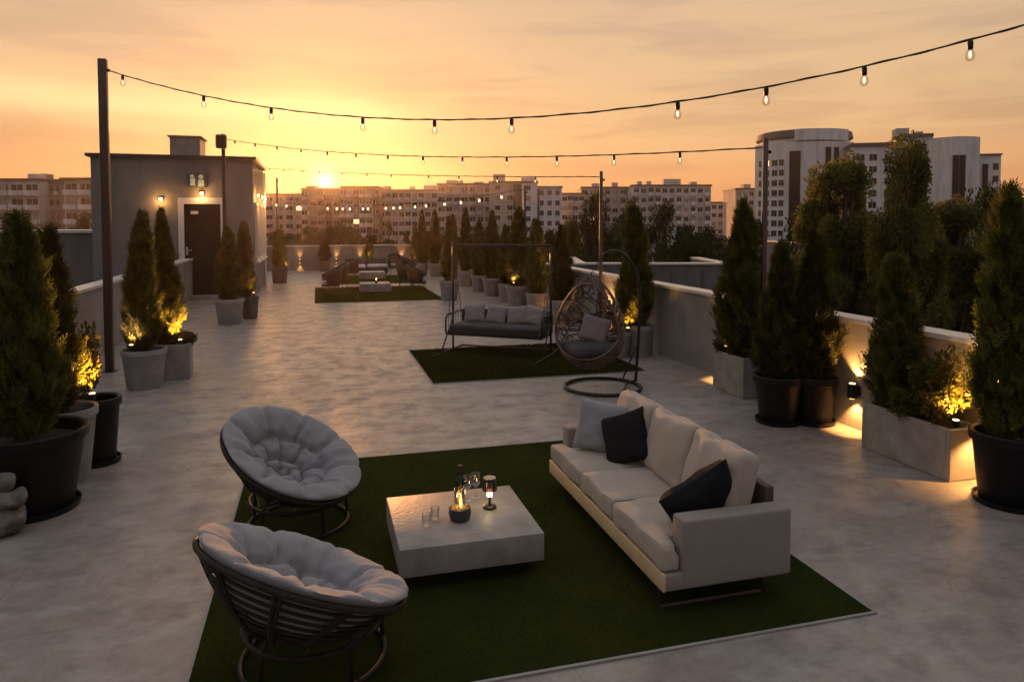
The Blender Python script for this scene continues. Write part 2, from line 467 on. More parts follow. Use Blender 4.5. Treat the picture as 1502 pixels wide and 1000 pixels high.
M['fac_dark'] = mat('facade_dark', (.12, .10, .095), .7, var=.15, vscale=.3)
M['neigh'] = mat('neighbour_render', (.17, .16, .155), .9, var=.2, vscale=.5, bump=.2, bscale=8, stain=.32, sscale=1.3)
M['green'] = mat('pale_green_sign', (.55, .62, .48), .5, emit=(.75, .85, .6), estr=.08)

# ------------------------------------------------------------------ terrace shell
XL, XR, YN, YF = -3.84, 6.06, -2.5, 37.4
WH = 1.24
MB().box2((XL - .25, YN, -.35), (XR + .25, YF + .25, 0)).build('floor', M['floor']); tag(bpy.data.objects['floor'], kind='structure')
b_ = MB().box2((XL - .2, YN + .05, -14), (XR + .2, YF + .2, -.36)).build('building_block', M['neigh']); tag(b_, kind='structure')
g_ = MB()
g_.add([(-460, -80, -14), (560, -80, -14), (560, 560, -14), (-460, 560, -14)], [(0, 1, 2, 3)])
tag(g_.build('ground', M['asphalt']), kind='structure')

def parapet(lo, hi, capx, label, cuts=()):
    """wall between two corners with a slightly proud cap in lengths"""
    t = empty('parapet_wall', ((lo[0] + hi[0]) / 2, (lo[1] + hi[1]) / 2, 0), 0, label, 'wall')
    ox, oy = t.location.x, t.location.y
    MB().box2((lo[0] - ox, lo[1] - oy, .001), (hi[0] - ox, hi[1] - oy, WH)).build('wall_body', M['wall'], t)
    cb = MB(); along = 1 if hi[1] - lo[1] > hi[0] - lo[0] else 0
    L = hi[along] - lo[along]; n = max(1, round(L / 2.4)); e = .035
    for i in range(n):
        a = lo[along] + L * i / n + .004; b = lo[along] + L * (i + 1) / n - .004
        if along: cb.box2((lo[0] - ox - e, a - oy, WH + .002), (hi[0] - ox + e, b - oy, WH + .052))
        else: cb.box2((a - ox, lo[1] - oy - e, WH + .002), (b - ox, hi[1] - oy + e, WH + .052))
    cb.build('cap', M['cap'], t)
    return t
parapet((XR, YN, 0), (XR + .24, YF, 0), .3, 'long rendered parapet wall with pale cap along the right side of the terrace')
parapet((XL - .24, YN, 0), (XL, 24.4, 0), .3, 'rendered parapet wall with pale cap behind the left row of conifers')
parapet((XL - .24, 29.3, 0), (XL, YF, 0), .3, 'short parapet wall beyond the grey stair house')
parapet((XL - .24, YF + .002, 0), (XR + .24, YF + .25, 0), .3, 'low end wall with lamp glow on it, closing the terrace')

# ------------------------------------------------------------------ stair house
def stair_house():
    x0, x1, y0, y1, h = -6.68, -2.0, 24.42, 29.2, 4.46
    t = empty('stair_house', ((x0 + x1) / 2, (y0 + y1) / 2, 0), 0, 'grey rendered roof house with dark door and flat roof at the left', 'building')
    ox, oy = t.location.x, t.location.y
    def L(p): return (p[0] - ox, p[1] - oy, p[2])
    MB().box2(L((x0, y0, .001)), L((x1, y1, h))).build('wall', M['house'], t)
    r_ = MB().box2(L((x0 - .12, y0 - .12, h + .002)), L((x1 + .12, y1 + .12, h + .10))).build('roof', M['trim'], t)
    MB().box2(L((-4.62, 25.4, h + .103)), L((-3.7, 26.6, h + .78))).box2(L((-4.68, 25.34, h + .782)), L((-3.64, 26.66, h + .83))).build('chimney', M['potgrey'], r_)
    # door in its white surround
    dx0, dx1, dz = -4.06, -2.98, 3.02
    f = MB()
    f.box2(L((dx0 - .17, y0 - .07, .12)), L((dx0, y0 - .002, dz + .2)))
    f.box2(L((dx1, y0 - .07, .12)), L((dx1 + .17, y0 - .002, dz + .2)))
    f.box2(L((dx0, y0 - .07, dz)), L((dx1, y0 - .002, dz + .2)))
    d = MB().box2(L((dx0 + .004, y0 - .045, .12)), L((dx1 - .004, y0 - .004, dz - .004)))
    for a, b in ((.3, 1.35), (1.55, 2.8)):
        d.box2(L((dx0 + .16, y0 - .055, a)), L((dx1 - .16, y0 - .0455, b)))
    d = d.build('door', M['door'], t)
    f.build('door_frame', M['white'], d)
    MB().tube([L((dx0 + .07, y0 - .05, 1.55)), L((dx0 + .07, y0 - .1, 1.55)), L((dx0 + .22, y0 - .1, 1.55))], .016, 6).box2(L((dx0 + .04, y0 - .053, 1.4)), L((dx0 + .1, y0 - .0458, 1.66))).build('handle', M['steel'], d)
    MB().box2(L((dx0 + .2, y0 - .07, 2.70)), L((dx0 + .42, y0 - .058, 2.80))).build('door_plate', M['white'], d)
    MB().box2(L((dx0 - .2, y0 - .5, .001)), L((dx1 + .2, y0 - .002, .118))).build('doorstep', M['potgrey'], t)
    # side windows
    for ya in (25.0, 26.5, 27.9):
        wf = MB(); wx = x1
        wf.box2(L((wx + .002, ya, 1.15)), L((wx + .07, ya + .1, 3.1))); wf.box2(L((wx + .002, ya + .9, 1.15)), L((wx + .07, ya + 1.0, 3.1)))
        wf.box2(L((wx + .002, ya + .1, 3.0)), L((wx + .07, ya + .9, 3.1))); wf.box2(L((wx + .002, ya + .1, 1.15)), L((wx + .07, ya + .9, 1.25)))
        wf.box2(L((wx + .002, ya + .47, 1.25)), L((wx + .06, ya + .53, 3.0)))
        fr = wf.build('window', M['white'], t)
        MB().box2(L((wx + .003, ya + .1, 1.25)), L((wx + .02, ya + .9, 3.0))).build('pane', M['glassdark'], fr)
        MB().box2(L((wx + .002, ya - .05, 1.08)), L((wx + .14, ya + 1.05, 1.148))).build('sill', M['white'], fr)
    MB().tube([L((x1 + .05, y1 - .12, 0.02)), L((x1 + .05, y1 - .12, h - .1))], .045, 8).build('downpipe', M['white'], t)
    return t
stair_house()
# pictogram sign over the door
sg = MB().box2((-3.94, 24.33, 3.55), (-3.36, 24.40, 4.0)).build('sign_board', M['potdark'])
tag(sg, 'small dark sign with two pale green figures above the door', 'sign')
s2 = MB(); s2.box2((-3.85, 24.315, 3.60), (-3.71, 24.328, 3.84)); s2.box2((-3.85, 24.315, 3.86), (-3.74, 24.328, 3.95)); s2.build('figure', M['green'], sg)
s3 = MB(); s3.box2((-3.62, 24.315, 3.58), (-3.45, 24.328, 3.79)); s3.M = Matrix.Translation((-3.535, 24.328, 3.885)) @ Matrix.Rotation(R(90), 4, 'X')
s3.lathe([(.075, 0), (.075, .013)], 14); s3.build('figure', M['green'], sg)

WARM = (1.0, .47, .13)
def wall_lamp(x, y, z, nx, ny, label, power=10, both=True, cone=100, size=.055, group='wall lamps along the terrace walls'):
    """up-and-down wall light on a wall whose outward normal is (nx, ny)"""
    t = empty('wall_lamp', (x, y, z), math.atan2(ny, nx), label, 'lamp', group)
    MB().box2((0.002, -.04, -.05), (.03, .04, .05)).build('wall_plate', M['black'], t)
    b = MB(); b.lathe([(size * .8, -.085), (size, -.08), (size, .08), (size * .8, .085)], 16, (.03 + size, 0, 0)); hb = b.build('lamp_body', M['black'], t, True, 40)
    for sg_ in ((1, -1) if both else (-1,)):
        MB().lathe([(size * .6, sg_ * .0852), (size * .62, sg_ * .0892)][::sg_], 12, (.03 + size, 0, 0)).build('lens', M['sconce'], t)
        spot_lamp('lamp_beam', (.03 + size, 0, sg_ * .10), (-.05, 0, sg_), power * 3.0, WARM, cone, .5, t)
    return t
for i, (y, p, lb) in enumerate([(6.78, 14, 'black up-and-down wall lamp glowing between the last black pot and the long planter'),
                                (9.45, 12, 'wall lamp hidden behind the square planter, washing the right wall'),
                                (13.9, 22, 'wall lamp on the right wall behind the hanging egg chair'),
                                (17.0, 32, 'wall lamp on the right wall behind the porch swing pots'),
                                (20.6, 36, 'wall lamp on the right wall between the middle conifers'),
                                (24.9, 36, 'wall lamp on the right wall near the far conifers'),
                                (29.5, 16, 'wall lamp on the right wall beside the far lounge rug')]):
    wall_lamp(XR, y, .46, -1, 0, lb, p)
for x, lb in ((-.85, 'wall lamp at the left end of the far wall'), (.95, 'wall lamp on the far wall behind the left armchairs'),
              (2.15, 'wall lamp on the far wall behind the coffee tables'), (4.3, 'wall lamp on the far wall behind the right armchairs'),
              (5.55, 'wall lamp at the right end of the far wall')):
    wall_lamp(x, YF, .5, 0, -1, lb, 7, True, 60)
def bulkhead(x, y, z, nx, ny, label, power):
    t = empty('bulkhead_lamp', (x, y, z), math.atan2(ny, nx), label, 'lamp', 'lamps on the stair house')
    MB().box2((.002, -.07, -.06), (.05, .07, .06)).build('lamp_body', M['black'], t)
    MB().rbox((.085, 0, 0), (.07, .11, .09), .03, 3).build('lens', M['sconce'], t, True)
    point_lamp('lamp_beam', (.2, 0, -.06), power * 1.35, WARM, t, .05)
bulkhead(-4.72, 24.42, 3.17, 0, -1, 'small glowing wall lamp left of the dark door', 9)
bulkhead(-3.52, 24.42, 3.36, 0, -1, 'small glowing wall lamp just over the door frame', 9)
bulkhead(-2.0, 25.5, 3.35, 1, 0, 'near glowing lamp on the side wall of the stair house', 20)
bulkhead(-2.0, 27.4, 3.35, 1, 0, 'middle glowing lamp on the side wall of the stair house', 20)
bulkhead(-2.0, 28.9, 3.35, 1, 0, 'far glowing lamp on the side wall of the stair house', 14)

# annex roof wall left of the stair house
an = empty('annex_wall', (-16, 25.2, 0), 0, 'dark neighbouring roof wall with pale cap left of the stair house', 'wall')
MB().box2((-14, 0, -14), (9.25, 3.0, 2.10)).build('wall_body', M['neigh'], an)
MB().box2((-14.05, -.06, 2.102), (9.26, 3.05, 2.19)).build('cap', M['cap'], an)
MB().box2((-2.4, -.03, -1.5), (1.9, -.004, 1.28)).build('opening', M['door'], an)
# neighbouring flat roof on the right
for lb, p0, p1, dep, thick, ztop in (('lower flat neighbouring roof with pale coping beyond the right wall', 846, 1075, 27.5, 5, .86),
                                      ('farther flat roof with pale coping seen between the right-hand trees', 1180, 1420, 31, 5, 1.55)):
    x, y = at(p0, dep); wd = (p1 - p0) / F_PX * dep
    t = empty('neighbour_roof', (x, y, 0), -YAW, lb, 'building')
    nb = MB().box2((0, 0, -14), (wd, thick, -.3))
    nb.box2((0, 0, -.298), (wd, .5, ztop - .07)); nb.box2((0, .502, -.298), (.35, thick, ztop - .07)); nb.box2((wd - .35, .502, -.298), (wd, thick, ztop - .07))
    nb.build('wall', M['neigh'], t)
    pb = MB().box2((-.05, -.06, ztop - .068), (wd + .05, .55, ztop)); pb.box2((-.05, .552, ztop - .068), (.4, thick, ztop)); pb.box2((wd - .4, .552, ztop - .068), (wd + .05, thick, ztop))
    pb.build('roof_coping', M['cap'], t)
    vb = MB()
    for k in range(4): vb.box2((wd * (.2 + .2 * k), -.05, -14), (wd * (.2 + .2 * k) + .08, -.003, ztop - .26))
    vb.build('wall_joint', M['fac_dark'], t)

# ------------------------------------------------------------------ turf rugs
rng = np.random.default_rng(7)
def turf(x0, x1, y0, y1, label, nblades, blade, seam=None, bm='blade'):
    t = empty('turf_rug', ((x0 + x1) / 2, (y0 + y1) / 2, 0), 0, label, 'rug', 'artificial turf rugs')
    hx, hy = (x1 - x0) / 2, (y1 - y0) / 2
    MB().box2((-hx, -hy, .003), (hx, hy, .014)).build('backing', M['turf'], t)
    e = MB(); k = .022
    e.box2((-hx - k, -hy - k, .0025), (hx + k, -hy - .002, .011)); e.box2((-hx - k, hy + .002, .0025), (hx + k, hy + k, .011))
    e.box2((-hx - k, -hy, .0025), (-hx - .002, hy, .011)); e.box2((hx + .002, -hy, .0025), (hx + k, hy, .011))
    e.build('edging', M['kerb'], t)
    if seam: MB().box2((seam - hx * 0 - .02, -hy, .0142), (seam + .02, hy, .017)).build('seam', M['kerb'], t)
    px = rng.uniform(-hx, hx, nblades); py = rng.uniform(-hy, hy, nblades)
    an_ = rng.uniform(0, 2 * np.pi, nblades); h = blade * rng.uniform(.6, 1.2, nblades); wd = blade * .45
    lean = blade * rng.uniform(-.7, .7, (nblades, 2))
    v = np.zeros((nblades, 3, 3))
    v[:, 0] = np.stack([px - np.cos(an_) * wd, py - np.sin(an_) * wd, np.full(nblades, .012)], 1)
    v[:, 1] = np.stack([px + np.cos(an_) * wd, py + np.sin(an_) * wd, np.full(nblades, .012)], 1)
    v[:, 2] = np.stack([px + lean[:, 0], py + lean[:, 1], .012 + h], 1)
    me = np_mesh('pile', v.reshape(-1, 3), np.arange(nblades * 3).reshape(-1, 3), M[bm])
    place('pile', me, t)
turf(-.67, 3.28, 3.52, 7.27, 'dark green turf rug under the sofa, concrete table and round chairs', 210000, .0065)
turf(1.66, 5.12, 10.42, 13.25, 'dark turf rug under the porch swing beside the egg chair', 45000, .024)
turf(-.08, 3.85, 21.95, 27.1, 'green turf rug with a pale seam under the nearer far armchairs', 45000, .026, .75, 'blade_warmlit')
turf(.7, 4.05, 28.5, 32.9, 'green turf rug of the farthest seating group', 25000, .026, None, 'blade_warmlit')

# ------------------------------------------------------------------ foliage
def arborvitae_mesh(seed, n=7200, h=1.9, rad=.36):
    g = np.random.default_rng(seed)
    lump = [(g.uniform(0, 2 * np.pi), g.uniform(.03, .9), g.uniform(.25, .55), g.uniform(.04, .12), g.uniform(-.30, .30)) for _ in range(40)]
    u = g.beta(1.05, 1.45, n); th = g.uniform(0, 2 * np.pi, n)
    base = np.clip(.42 + u * 2.6, .42, 1) * np.clip(1 - u, 0, 1) ** .78
    mod = np.ones(n)
    for a, uu, wa, wu, amp in lump:
        da = np.angle(np.exp(1j * (th - a)))
        mod += amp * np.exp(-(da / wa) ** 2 - ((u - uu) / wu) ** 2)
    mod += .12 * np.sin(th * 5 + u * 23 + seed) + .10 * np.sin(th * 3 - u * 41)
    rr = rad * base * np.clip(mod, .35, 1.5)
    rho = rr * (.30 + .74 * g.random(n) ** .55)
    stray = g.random(n) < .07
    rho[stray] *= g.uniform(1.02, 1.3, stray.sum())
    # one or two side leaders make the top uneven
    off = np.zeros((n, 3))
    for _ in range(3):
        a, z0, wd_ = g.uniform(0, 2 * np.pi), g.uniform(.55, .78), g.uniform(.5, .9)
        da = np.angle(np.exp(1j * (th - a)))
        pick = (u > z0) & (np.abs(da) < wd_) & (g.random(n) < .6)
        off[pick] += np.array([math.cos(a), math.sin(a), 0]) * .05
    p = np.stack([rho * np.cos(th), rho * np.sin(th), u * h], 1) + off
    # gaps: thin the sprays where a coarse pattern is low, more so near the foot
    gap = np.sin(p[:, 0] * 17 + seed) * np.sin(p[:, 1] * 19 + 2 * seed) * np.sin(p[:, 2] * 11 + seed * 3) + .45 * np.sin(th * 7 + p[:, 2] * 15)
    keep = (gap > -.12 - .5 * (u > .75)) & (g.random(n) < np.clip(.45 + u * 2.2, 0, 1))
    p, th, u = p[keep], th[keep], u[keep]; n = len(p)
    out = np.stack([np.cos(th), np.sin(th), np.zeros(n)], 1)
    d = out * g.uniform(.25, 1.0, (n, 1)) + np.array([0, 0, 1.0]) * g.uniform(.45, 1.2, (n, 1)) + g.normal(0, .22, (n, 3))
    d /= np.linalg.norm(d, axis=1)[:, None]
    s_ = np.cross(d, g.normal(0, 1, (n, 3))); s_ /= np.linalg.norm(s_, axis=1)[:, None]
    Lf = g.uniform(.10, .21, (n, 1)) * (1 - .4 * u[:, None])
    quads = []
    for i in range(9):                       # each frond is a flat fan of scale leaflets
        q = (i // 2) / 4.6; sg = 1 if i % 2 else -1
        if i == 8: sg = 0
        dd = d * (.8 if sg else 1) + s_ * sg * .62; dd /= np.linalg.norm(dd, axis=1)[:, None]
        b0 = p + d * Lf * q - d * Lf * .35; L = Lf * (.46 - .22 * q); W = np.cross(dd, np.cross(d, s_)) * L * .17
        v = np.zeros((n, 4, 3)); v[:, 0] = b0; v[:, 1] = b0 + dd * L * .5 + W; v[:, 2] = b0 + dd * L; v[:, 3] = b0 + dd * L * .5 - W
        quads.append(v)
    v = np.concatenate(quads, 1).reshape(-1, 3)
    return np_mesh('crown', v, np.arange(len(v)).reshape(-1, 4), M['thuja'])
THUJA = [arborvitae_mesh(s) for s in (1, 2, 3, 4)]
tk = MB().tube([(0, 0, -.25), (.01, .01, .3), (-.008, .012, .8), (.006, 0, 1.3), (0, 0, 1.75)], [.028, .025, .02, .013, .005], 7)
for k in range(9):
    a = k * 2.4; z = .12 + k * .12
    tk.tube([(0, 0, z), (math.cos(a) * .1, math.sin(a) * .1, z + .13), (math.cos(a) * .15, math.sin(a) * .15, z + .3)], [.009, .006, .003], 5)
tko = tk.build('trunk', M['bark']); TRUNK = tko.data; bpy.data.objects.remove(tko)
ncon = [0]
def conifer(x, y, z0, ztop, rad, label, rz=None):
    i = ncon[0]; ncon[0] += 1
    t = empty('potted_conifer', (x, y, z0), (i * 1.7) if rz is None else rz, label, 'conifer', 'slim conifers standing in pots on the terrace')
    t.scale = (rad * .95 / .36, rad * .95 / .36, (ztop - z0) / 1.93)
    place('crown', THUJA[i % 4], t, (0, 0, .05)); place('trunk', TRUNK, t)
    t.rotation_euler = (R(((i * 37) % 7 - 3) * .5), R(((i * 53) % 7 - 3) * .5), t.rotation_euler.z)
    return t

def bush_mesh(seed, n=2600, h=.62, rad=.34):
    g = np.random.default_rng(seed)
    c = g.normal(0, 1, (16, 3)); c /= np.linalg.norm(c, axis=1)[:, None]
    c = c * np.array([rad * .62, rad * .62, h * .34]) * g.uniform(.5, 1, (16, 1)) + np.array([0, 0, h * .55])
    k = g.integers(0, 16, n); d = g.normal(0, 1, (n, 3)); d /= np.linalg.norm(d, axis=1)[:, None]
    p = c[k] + d * (.13 * g.random((n, 1)) ** .5); p[:, 2] = np.maximum(p[:, 2], .02)
    dd = d + g.normal(0, .5, (n, 3)) + [0, 0, .4]; dd /= np.linalg.norm(dd, axis=1)[:, None]
    s_ = np.cross(dd, g.normal(0, 1, (n, 3))); s_ /= np.linalg.norm(s_, axis=1)[:, None]
    L = g.uniform(.03, .065, (n, 1)); W = L * .36
    v = np.zeros((n, 4, 3)); v[:, 0] = p; v[:, 1] = p + dd * L * .5 + s_ * W; v[:, 2] = p + dd * L; v[:, 3] = p + dd * L * .5 - s_ * W
    return np_mesh('foliage', v.reshape(-1, 3), np.arange(n * 4).reshape(-1, 4), M['leafC']), c
BUSH = [bush_mesh(s) for s in (11, 12)]
def bush(x, y, z0, h, rad, label, k=0):
    t = empty('leafy_bush', (x, y, z0), k * 1.3, label, 'bush', 'low leafy bushes in the planters')
    t.scale = (rad / .34, rad / .34, h / .62)
    me, cs = BUSH[k % 2]
    place('foliage', me, t)
    s_ = MB()
    for c in cs[:11]: s_.tube([(c[0] * .12, c[1] * .12, -.03), (c[0] * .5, c[1] * .5, c[2] * .45), tuple(c)], [.009, .007, .003], 5)
    s_.build('stems', M['bark'], t)
    return t

def tree_mesh(seed, leafmat, n=11000, h=10.0, rad=3.2, base=.28, leaf=.22, clumps=46, shape=.5, plume=.8):
    """crown of leaf clumps plus trunk and limbs; base at z=0"""
    g = np.random.default_rng(seed)
    u = g.uniform(0, 1, clumps) ** .9; th = g.uniform(0, 2 * np.pi, clumps)
    prof = np.sin(np.pi * np.clip(u * .86 + .12, 0, 1)) ** shape
    rr = rad * prof * g.uniform(.1, 1.0, clumps) ** .6 * (1 + .25 * np.sin(th * 2 + seed) )
    c = np.stack([rr * np.cos(th), rr * np.sin(th), h * (base + (1 - base) * u * .93)], 1)
    cr = rad * g.uniform(.13, .36, clumps)
    k = g.integers(0, clumps, n); d = g.normal(0, 1, (n, 3)); d /= np.linalg.norm(d, axis=1)[:, None]
    p = c[k] + d * (cr[k] * (.25 + .80 * g.random(n) ** .8))[:, None] * [1, 1, plume]
    dd = d * .6 + g.normal(0, .7, (n, 3)) + [0, 0, .15]; dd /= np.linalg.norm(dd, axis=1)[:, None]
    s_ = np.cross(dd, g.normal(0, 1, (n, 3))); s_ /= np.linalg.norm(s_, axis=1)[:, None]
    L = leaf * g.uniform(.6, 1.3, (n, 1)); W = L * .36
    v = np.zeros((n, 4, 3)); v[:, 0] = p; v[:, 1] = p + dd * L * .5 + s_ * W; v[:, 2] = p + dd * L; v[:, 3] = p + dd * L * .5 - s_ * W
    me = np_mesh('crown', v.reshape(-1, 3), np.arange(n * 4).reshape(-1, 4), leafmat)
    tb = MB(); tr = h * .022
    tb.tube([(0, 0, -.1), (.05, .02, h * .25), (-.06, .05, h * .55), (.02, 0, h * .88)], [tr * 1.2, tr, tr * .6, tr * .15], 8)
    for j in range(0, clumps, 2):
        z0 = max(h * .15, c[j][2] - h * .16)
        tb.tube([(0, 0, z0), tuple(c[j] * [.5, .5, 0] + np.array([0, 0, (z0 + c[j][2]) / 2])), tuple(c[j])], [tr * .35, tr * .22, tr * .06], 5)
    o = tb.build('trunk', M['bark']); tm = o.data; bpy.data.objects.remove(o)
    return me, tm, float(np.percentile(p[:, 2], 99.7)), float(np.percentile(np.hypot(p[:, 0], p[:, 1]), 94))
TREES = {
    'poplar': tree_mesh(21, M['leafA'], 70000, 19, 1.9, .60, .115, 64, .5, 1.15),
    'poplar2': tree_mesh(22, M['leafA'], 70000, 19, 2.1, .58, .115, 60, .6, 1.3),
    'dark': tree_mesh(23, M['leafB'], 26000, 15, 4.0, .2, .22, 60, .5),
    'dark2': tree_mesh(24, M['leafB'], 26000, 15, 4.6, .22, .22, 64, .5),
    'spire': tree_mesh(25, M['leafB'], 9000, 15, 2.0, .1, .26, 44, 1.3),
}
def tree(kind, px, depth, ytop, halfpx, label, lean=(0, 0), k=0, cat='tree', group='trees standing below the terrace in the city'):
    me, tm, h, rad = TREES[kind]
    x, y = at(px, depth); zt = zat(ytop, depth)
    t = empty('city_tree', (x, y, -14), k * 1.9 + px, label, cat, group)
    sr = halfpx / F_PX * depth / rad
    t.scale = (sr, sr, (zt + 14) / (h * 1.0))
    t.rotation_euler = (R(lean[0]), R(lean[1]), t.rotation_euler.z)
    place('crown', me, t); place('trunk', tm, t)
    return t

# ------------------------------------------------------------------ pots and what grows in them
def pot_profile(rt, rb, h, th=.025, lip=.03):
    return [(rb * .97, .0), (rb, .015), (rt - .01, h - .09), (rt - .008, h - .085), (rt + lip * .6, h - .075), (rt + lip * .7, h - .01), (rt + lip * .45, h),
            (rt - th * .4, h), (rt - th, h - .012), (rt - th - .004, h - .09), (rt - th - .004, h - .10)]
def round_pot(x, y, rt, rb, h, m_, label, lip=.03, saucer=False):
    t = empty('round_pot', (x, y, 0), 0, label, 'pot', 'round plant pots on the terrace')
    b = MB().lathe([(a, z + (.02 if saucer else .002)) for a, z in pot_profile(rt, rb, h, lip=lip)], 40, caps=False)
    b.lathe([(.001, .004 if not saucer else .022), (rb * .97, .0022 if not saucer else .0205)], 40, caps=False)
    b.build('pot_body', m_, t, True, 35)
    soil = MB().lathe([(.001, h - .07), (rt * .5, h - .075), (rt - .032, h - .085)], 28, caps=False).build('soil', M['soil'], t, True)
    if saucer: MB().lathe([(.001, .002), (rb + .04, .002), (rb + .05, .05), (rb + .038, .05), (rb + .03, .018), (.001, .018)], 36, caps=False).build('saucer', m_, t, True, 35)
    return t
def box_pot(x0, x1, y0, y1, h, label, rz=0.0, m_=None):
    cx, cy = (x0 + x1) / 2, (y0 + y1) / 2; hx, hy = (x1 - x0) / 2, (y1 - y0) / 2; w_ = .045
    t = empty('concrete_planter', (cx, cy, 0), rz, label, 'planter', 'rectangular concrete planters')
    b = MB()
    b.box2((-hx, -hy, .002), (hx, -hy + w_, h)); b.box2((-hx, hy - w_, .002), (hx, hy, h))
    b.box2((-hx, -hy + w_, .002), (-hx + w_, hy - w_, h)); b.box2((hx - w_, -hy + w_, .002), (hx, hy - w_, h))
    o = b.build('planter_body', m_ or M['concrete'], t)
    bv = o.modifiers.new('bevel', 'BEVEL'); bv.width = .008; bv.segments = 2
    MB().box2((-hx + w_ + .001, -hy + w_ + .001, .01), (hx - w_ - .001, hy - w_ - .001, h - .06)).build('soil', M['soil'], t)
    return t
def uplight(x, y, z, label, power=4, col=(1.0, .50, .08), aim=(0, 0, 1)):
    t = empty('garden_spotlight', (x, y, z), 0, label, 'spotlight', 'small garden spotlights in the pots')
    MB().tube([(0, 0, -.08), (0, 0, .02)], .006, 6).build('spike', M['black'], t)
    MB().lathe([(.018, .02), (.03, .03), (.034, .085), (.028, .085)], 12).build('lamp_body', M['black'], t, True, 40)
    MB().lathe([(.001, .0915), (.026, .0915), (.026, .088)][::-1], 12).build('lens', M['sconce'], t)
    spot_lamp('lamp_beam', (0, 0, .10), (aim[0], aim[1], aim[2]), power * 11, col, 125, .6, t, .03)

BP = 'large black round pot with rim'
# left row
round_pot(-2.34, 6.72, .41, .31, .66, M['plastic'], 'largest black pot at the left edge of the photo', .03, True)
conifer(-2.36, 6.72, .60, 2.48, .35, 'dark bushy conifer in the big black pot at the left edge')
round_pot(-2.30, 7.42, .27, .2, .68, M['potgrey'], 'tall grey pot half hidden behind the largest black pot', .015)
conifer(-2.42, 7.52, .60, 2.36, .30, 'conifer lit from below in the tall grey pot')
round_pot(-2.16, 7.88, .22, .17, .64, M['plastic'], 'narrow black pot behind the tall grey pot on the left', .02, True)
bush(-2.28, 7.86, .57, .85, .26, 'bright yellow-lit bush in the narrow black pot on the left', 0)
uplight(-2.13, 7.66, .66, 'spotlight glowing at the rim of the narrow black pot', 20)
round_pot(-2.47, 11.36, .30, .235, .57, M['potgrey'], 'grey tapered pot beside the first string-light pole', .015)
conifer(-2.5, 11.36, .51, 2.56, .31, 'dark conifer in the grey tapered pot by the pole')
uplight(-2.58, 11.12, .58, 'spotlight at the foot of the conifer by the pole', 4, (1.0, .55, .3))
box_pot(-2.38, -1.93, 11.75, 12.25, .54, 'square grey planter behind the grey tapered pot', R(4), M['potgrey'])
conifer(-2.28, 12.0, .48, 2.60, .30, 'golden-lit conifer in the square grey planter')
bush(-1.98, 12.0, .46, .26, .16, 'small tuft at the corner of the square grey planter', 1)
uplight(-2.06, 11.84, .52, 'spotlight shining up the golden-lit conifer', 22)
round_pot(-2.05, 18.1, .33, .26, .60, M['potgrey'], 'grey tapered pot standing in front of the dark door', .02)
conifer(-2.06, 18.1, .54, 2.30, .37, 'dark full conifer in front of the dark door')
round_pot(-1.66, 18.95, .22, .18, .56, M['potdark'], 'dark narrow pot behind the pot at the door', .015)
conifer(-1.78, 18.95, .50, 2.42, .30, 'slimmer conifer just behind the one at the door')
uplight(-1.55, 18.75, .58, 'spotlight in the dark narrow pot near the door', 1.4)
round_pot(-1.47, 29.9, .33, .27, .66, M['potdark'], 'far dark pot beyond the stair house corner', .02)
conifer(-1.47, 29.9, .6, 2.2, .36, 'small conifer in the far pot beyond the stair house')
uplight(-1.2, 29.75, .66, 'spotlight in the far pot beyond the stair house', 1.5)
# right row
round_pot(5.66, 11.75, .27, .235, .56, M['potgrey'], 'grey cylinder pot right of the egg chair', .005)
conifer(5.6, 11.8, .5, 2.72, .40, 'dense dark conifer in the grey cylinder pot by the egg chair')
round_pot(5.2, 11.7, .24, .2, .46, M['potgrey'], 'lower grey pot partly hidden behind the egg chair', .01)
bush(5.2, 11.7, .4, .6, .25, 'low bush glowing behind the egg chair', 1)
uplight(5.32, 11.5, .46, 'spotlight glowing right behind the egg chair', 4)
box_pot(5.58, 6.02, 8.36, 9.12, .56, 'square-ended concrete planter against the right wall')
conifer(5.78, 8.72, .5, 2.72, .40, 'tall conifer in the square-ended planter on the right', .4)
bush(5.70, 9.0, .47, .32, .18, 'low tuft at the back corner of the square-ended planter', 0)
uplight(5.66, 8.9, .56, 'tiny spotlight at the back of the square-ended planter', .6)
round_pot(5.36, 7.3, .28, .215, .56, M['plastic'], 'left one of the paired black pots on the right', .03, True)
conifer(5.33, 7.3, .5, 2.18, .315, 'shorter conifer in the left one of the paired black pots')
round_pot(5.76, 7.17, .26, .205, .55, M['plastic'], 'right one of the paired black pots, against the wall', .025, True)
conifer(5.76, 7.17, .5, 2.30, .33, 'conifer in the right one of the paired black pots')
box_pot(5.63, 6.03, 5.14, 6.24, .49, 'long stained concrete planter against the right wall')
conifer(5.84, 5.98, .43, 2.06, .33, 'dark conifer at the back end of the long planter')
bush(5.80, 5.40, .42, .80, .31, 'bright golden-lit bush in the long concrete planter', 0)
bush(5.70, 5.72, .41, .34, .22, 'low dark trailing plant along the rim of the long planter', 1)
uplight(5.80, 5.24, .46, 'spotlight behind the golden-lit bush in the long planter', 16)
wall_lamp(XR, 4.97, .56, -1, 0, 'wall lamp beyond the near end of the long planter', 17, True, 150)
round_pot(5.735, 4.63, .30, .235, .60, M['plastic'], 'black pot at the right edge of the photo', .03, True)
conifer(5.75, 4.65, .54, 2.72, .36, 'tall conifer at the right edge of the photo', 2.2)
uplight(5.97, 4.5, .58, 'spotlight behind the black pot at the right edge', 1.2)
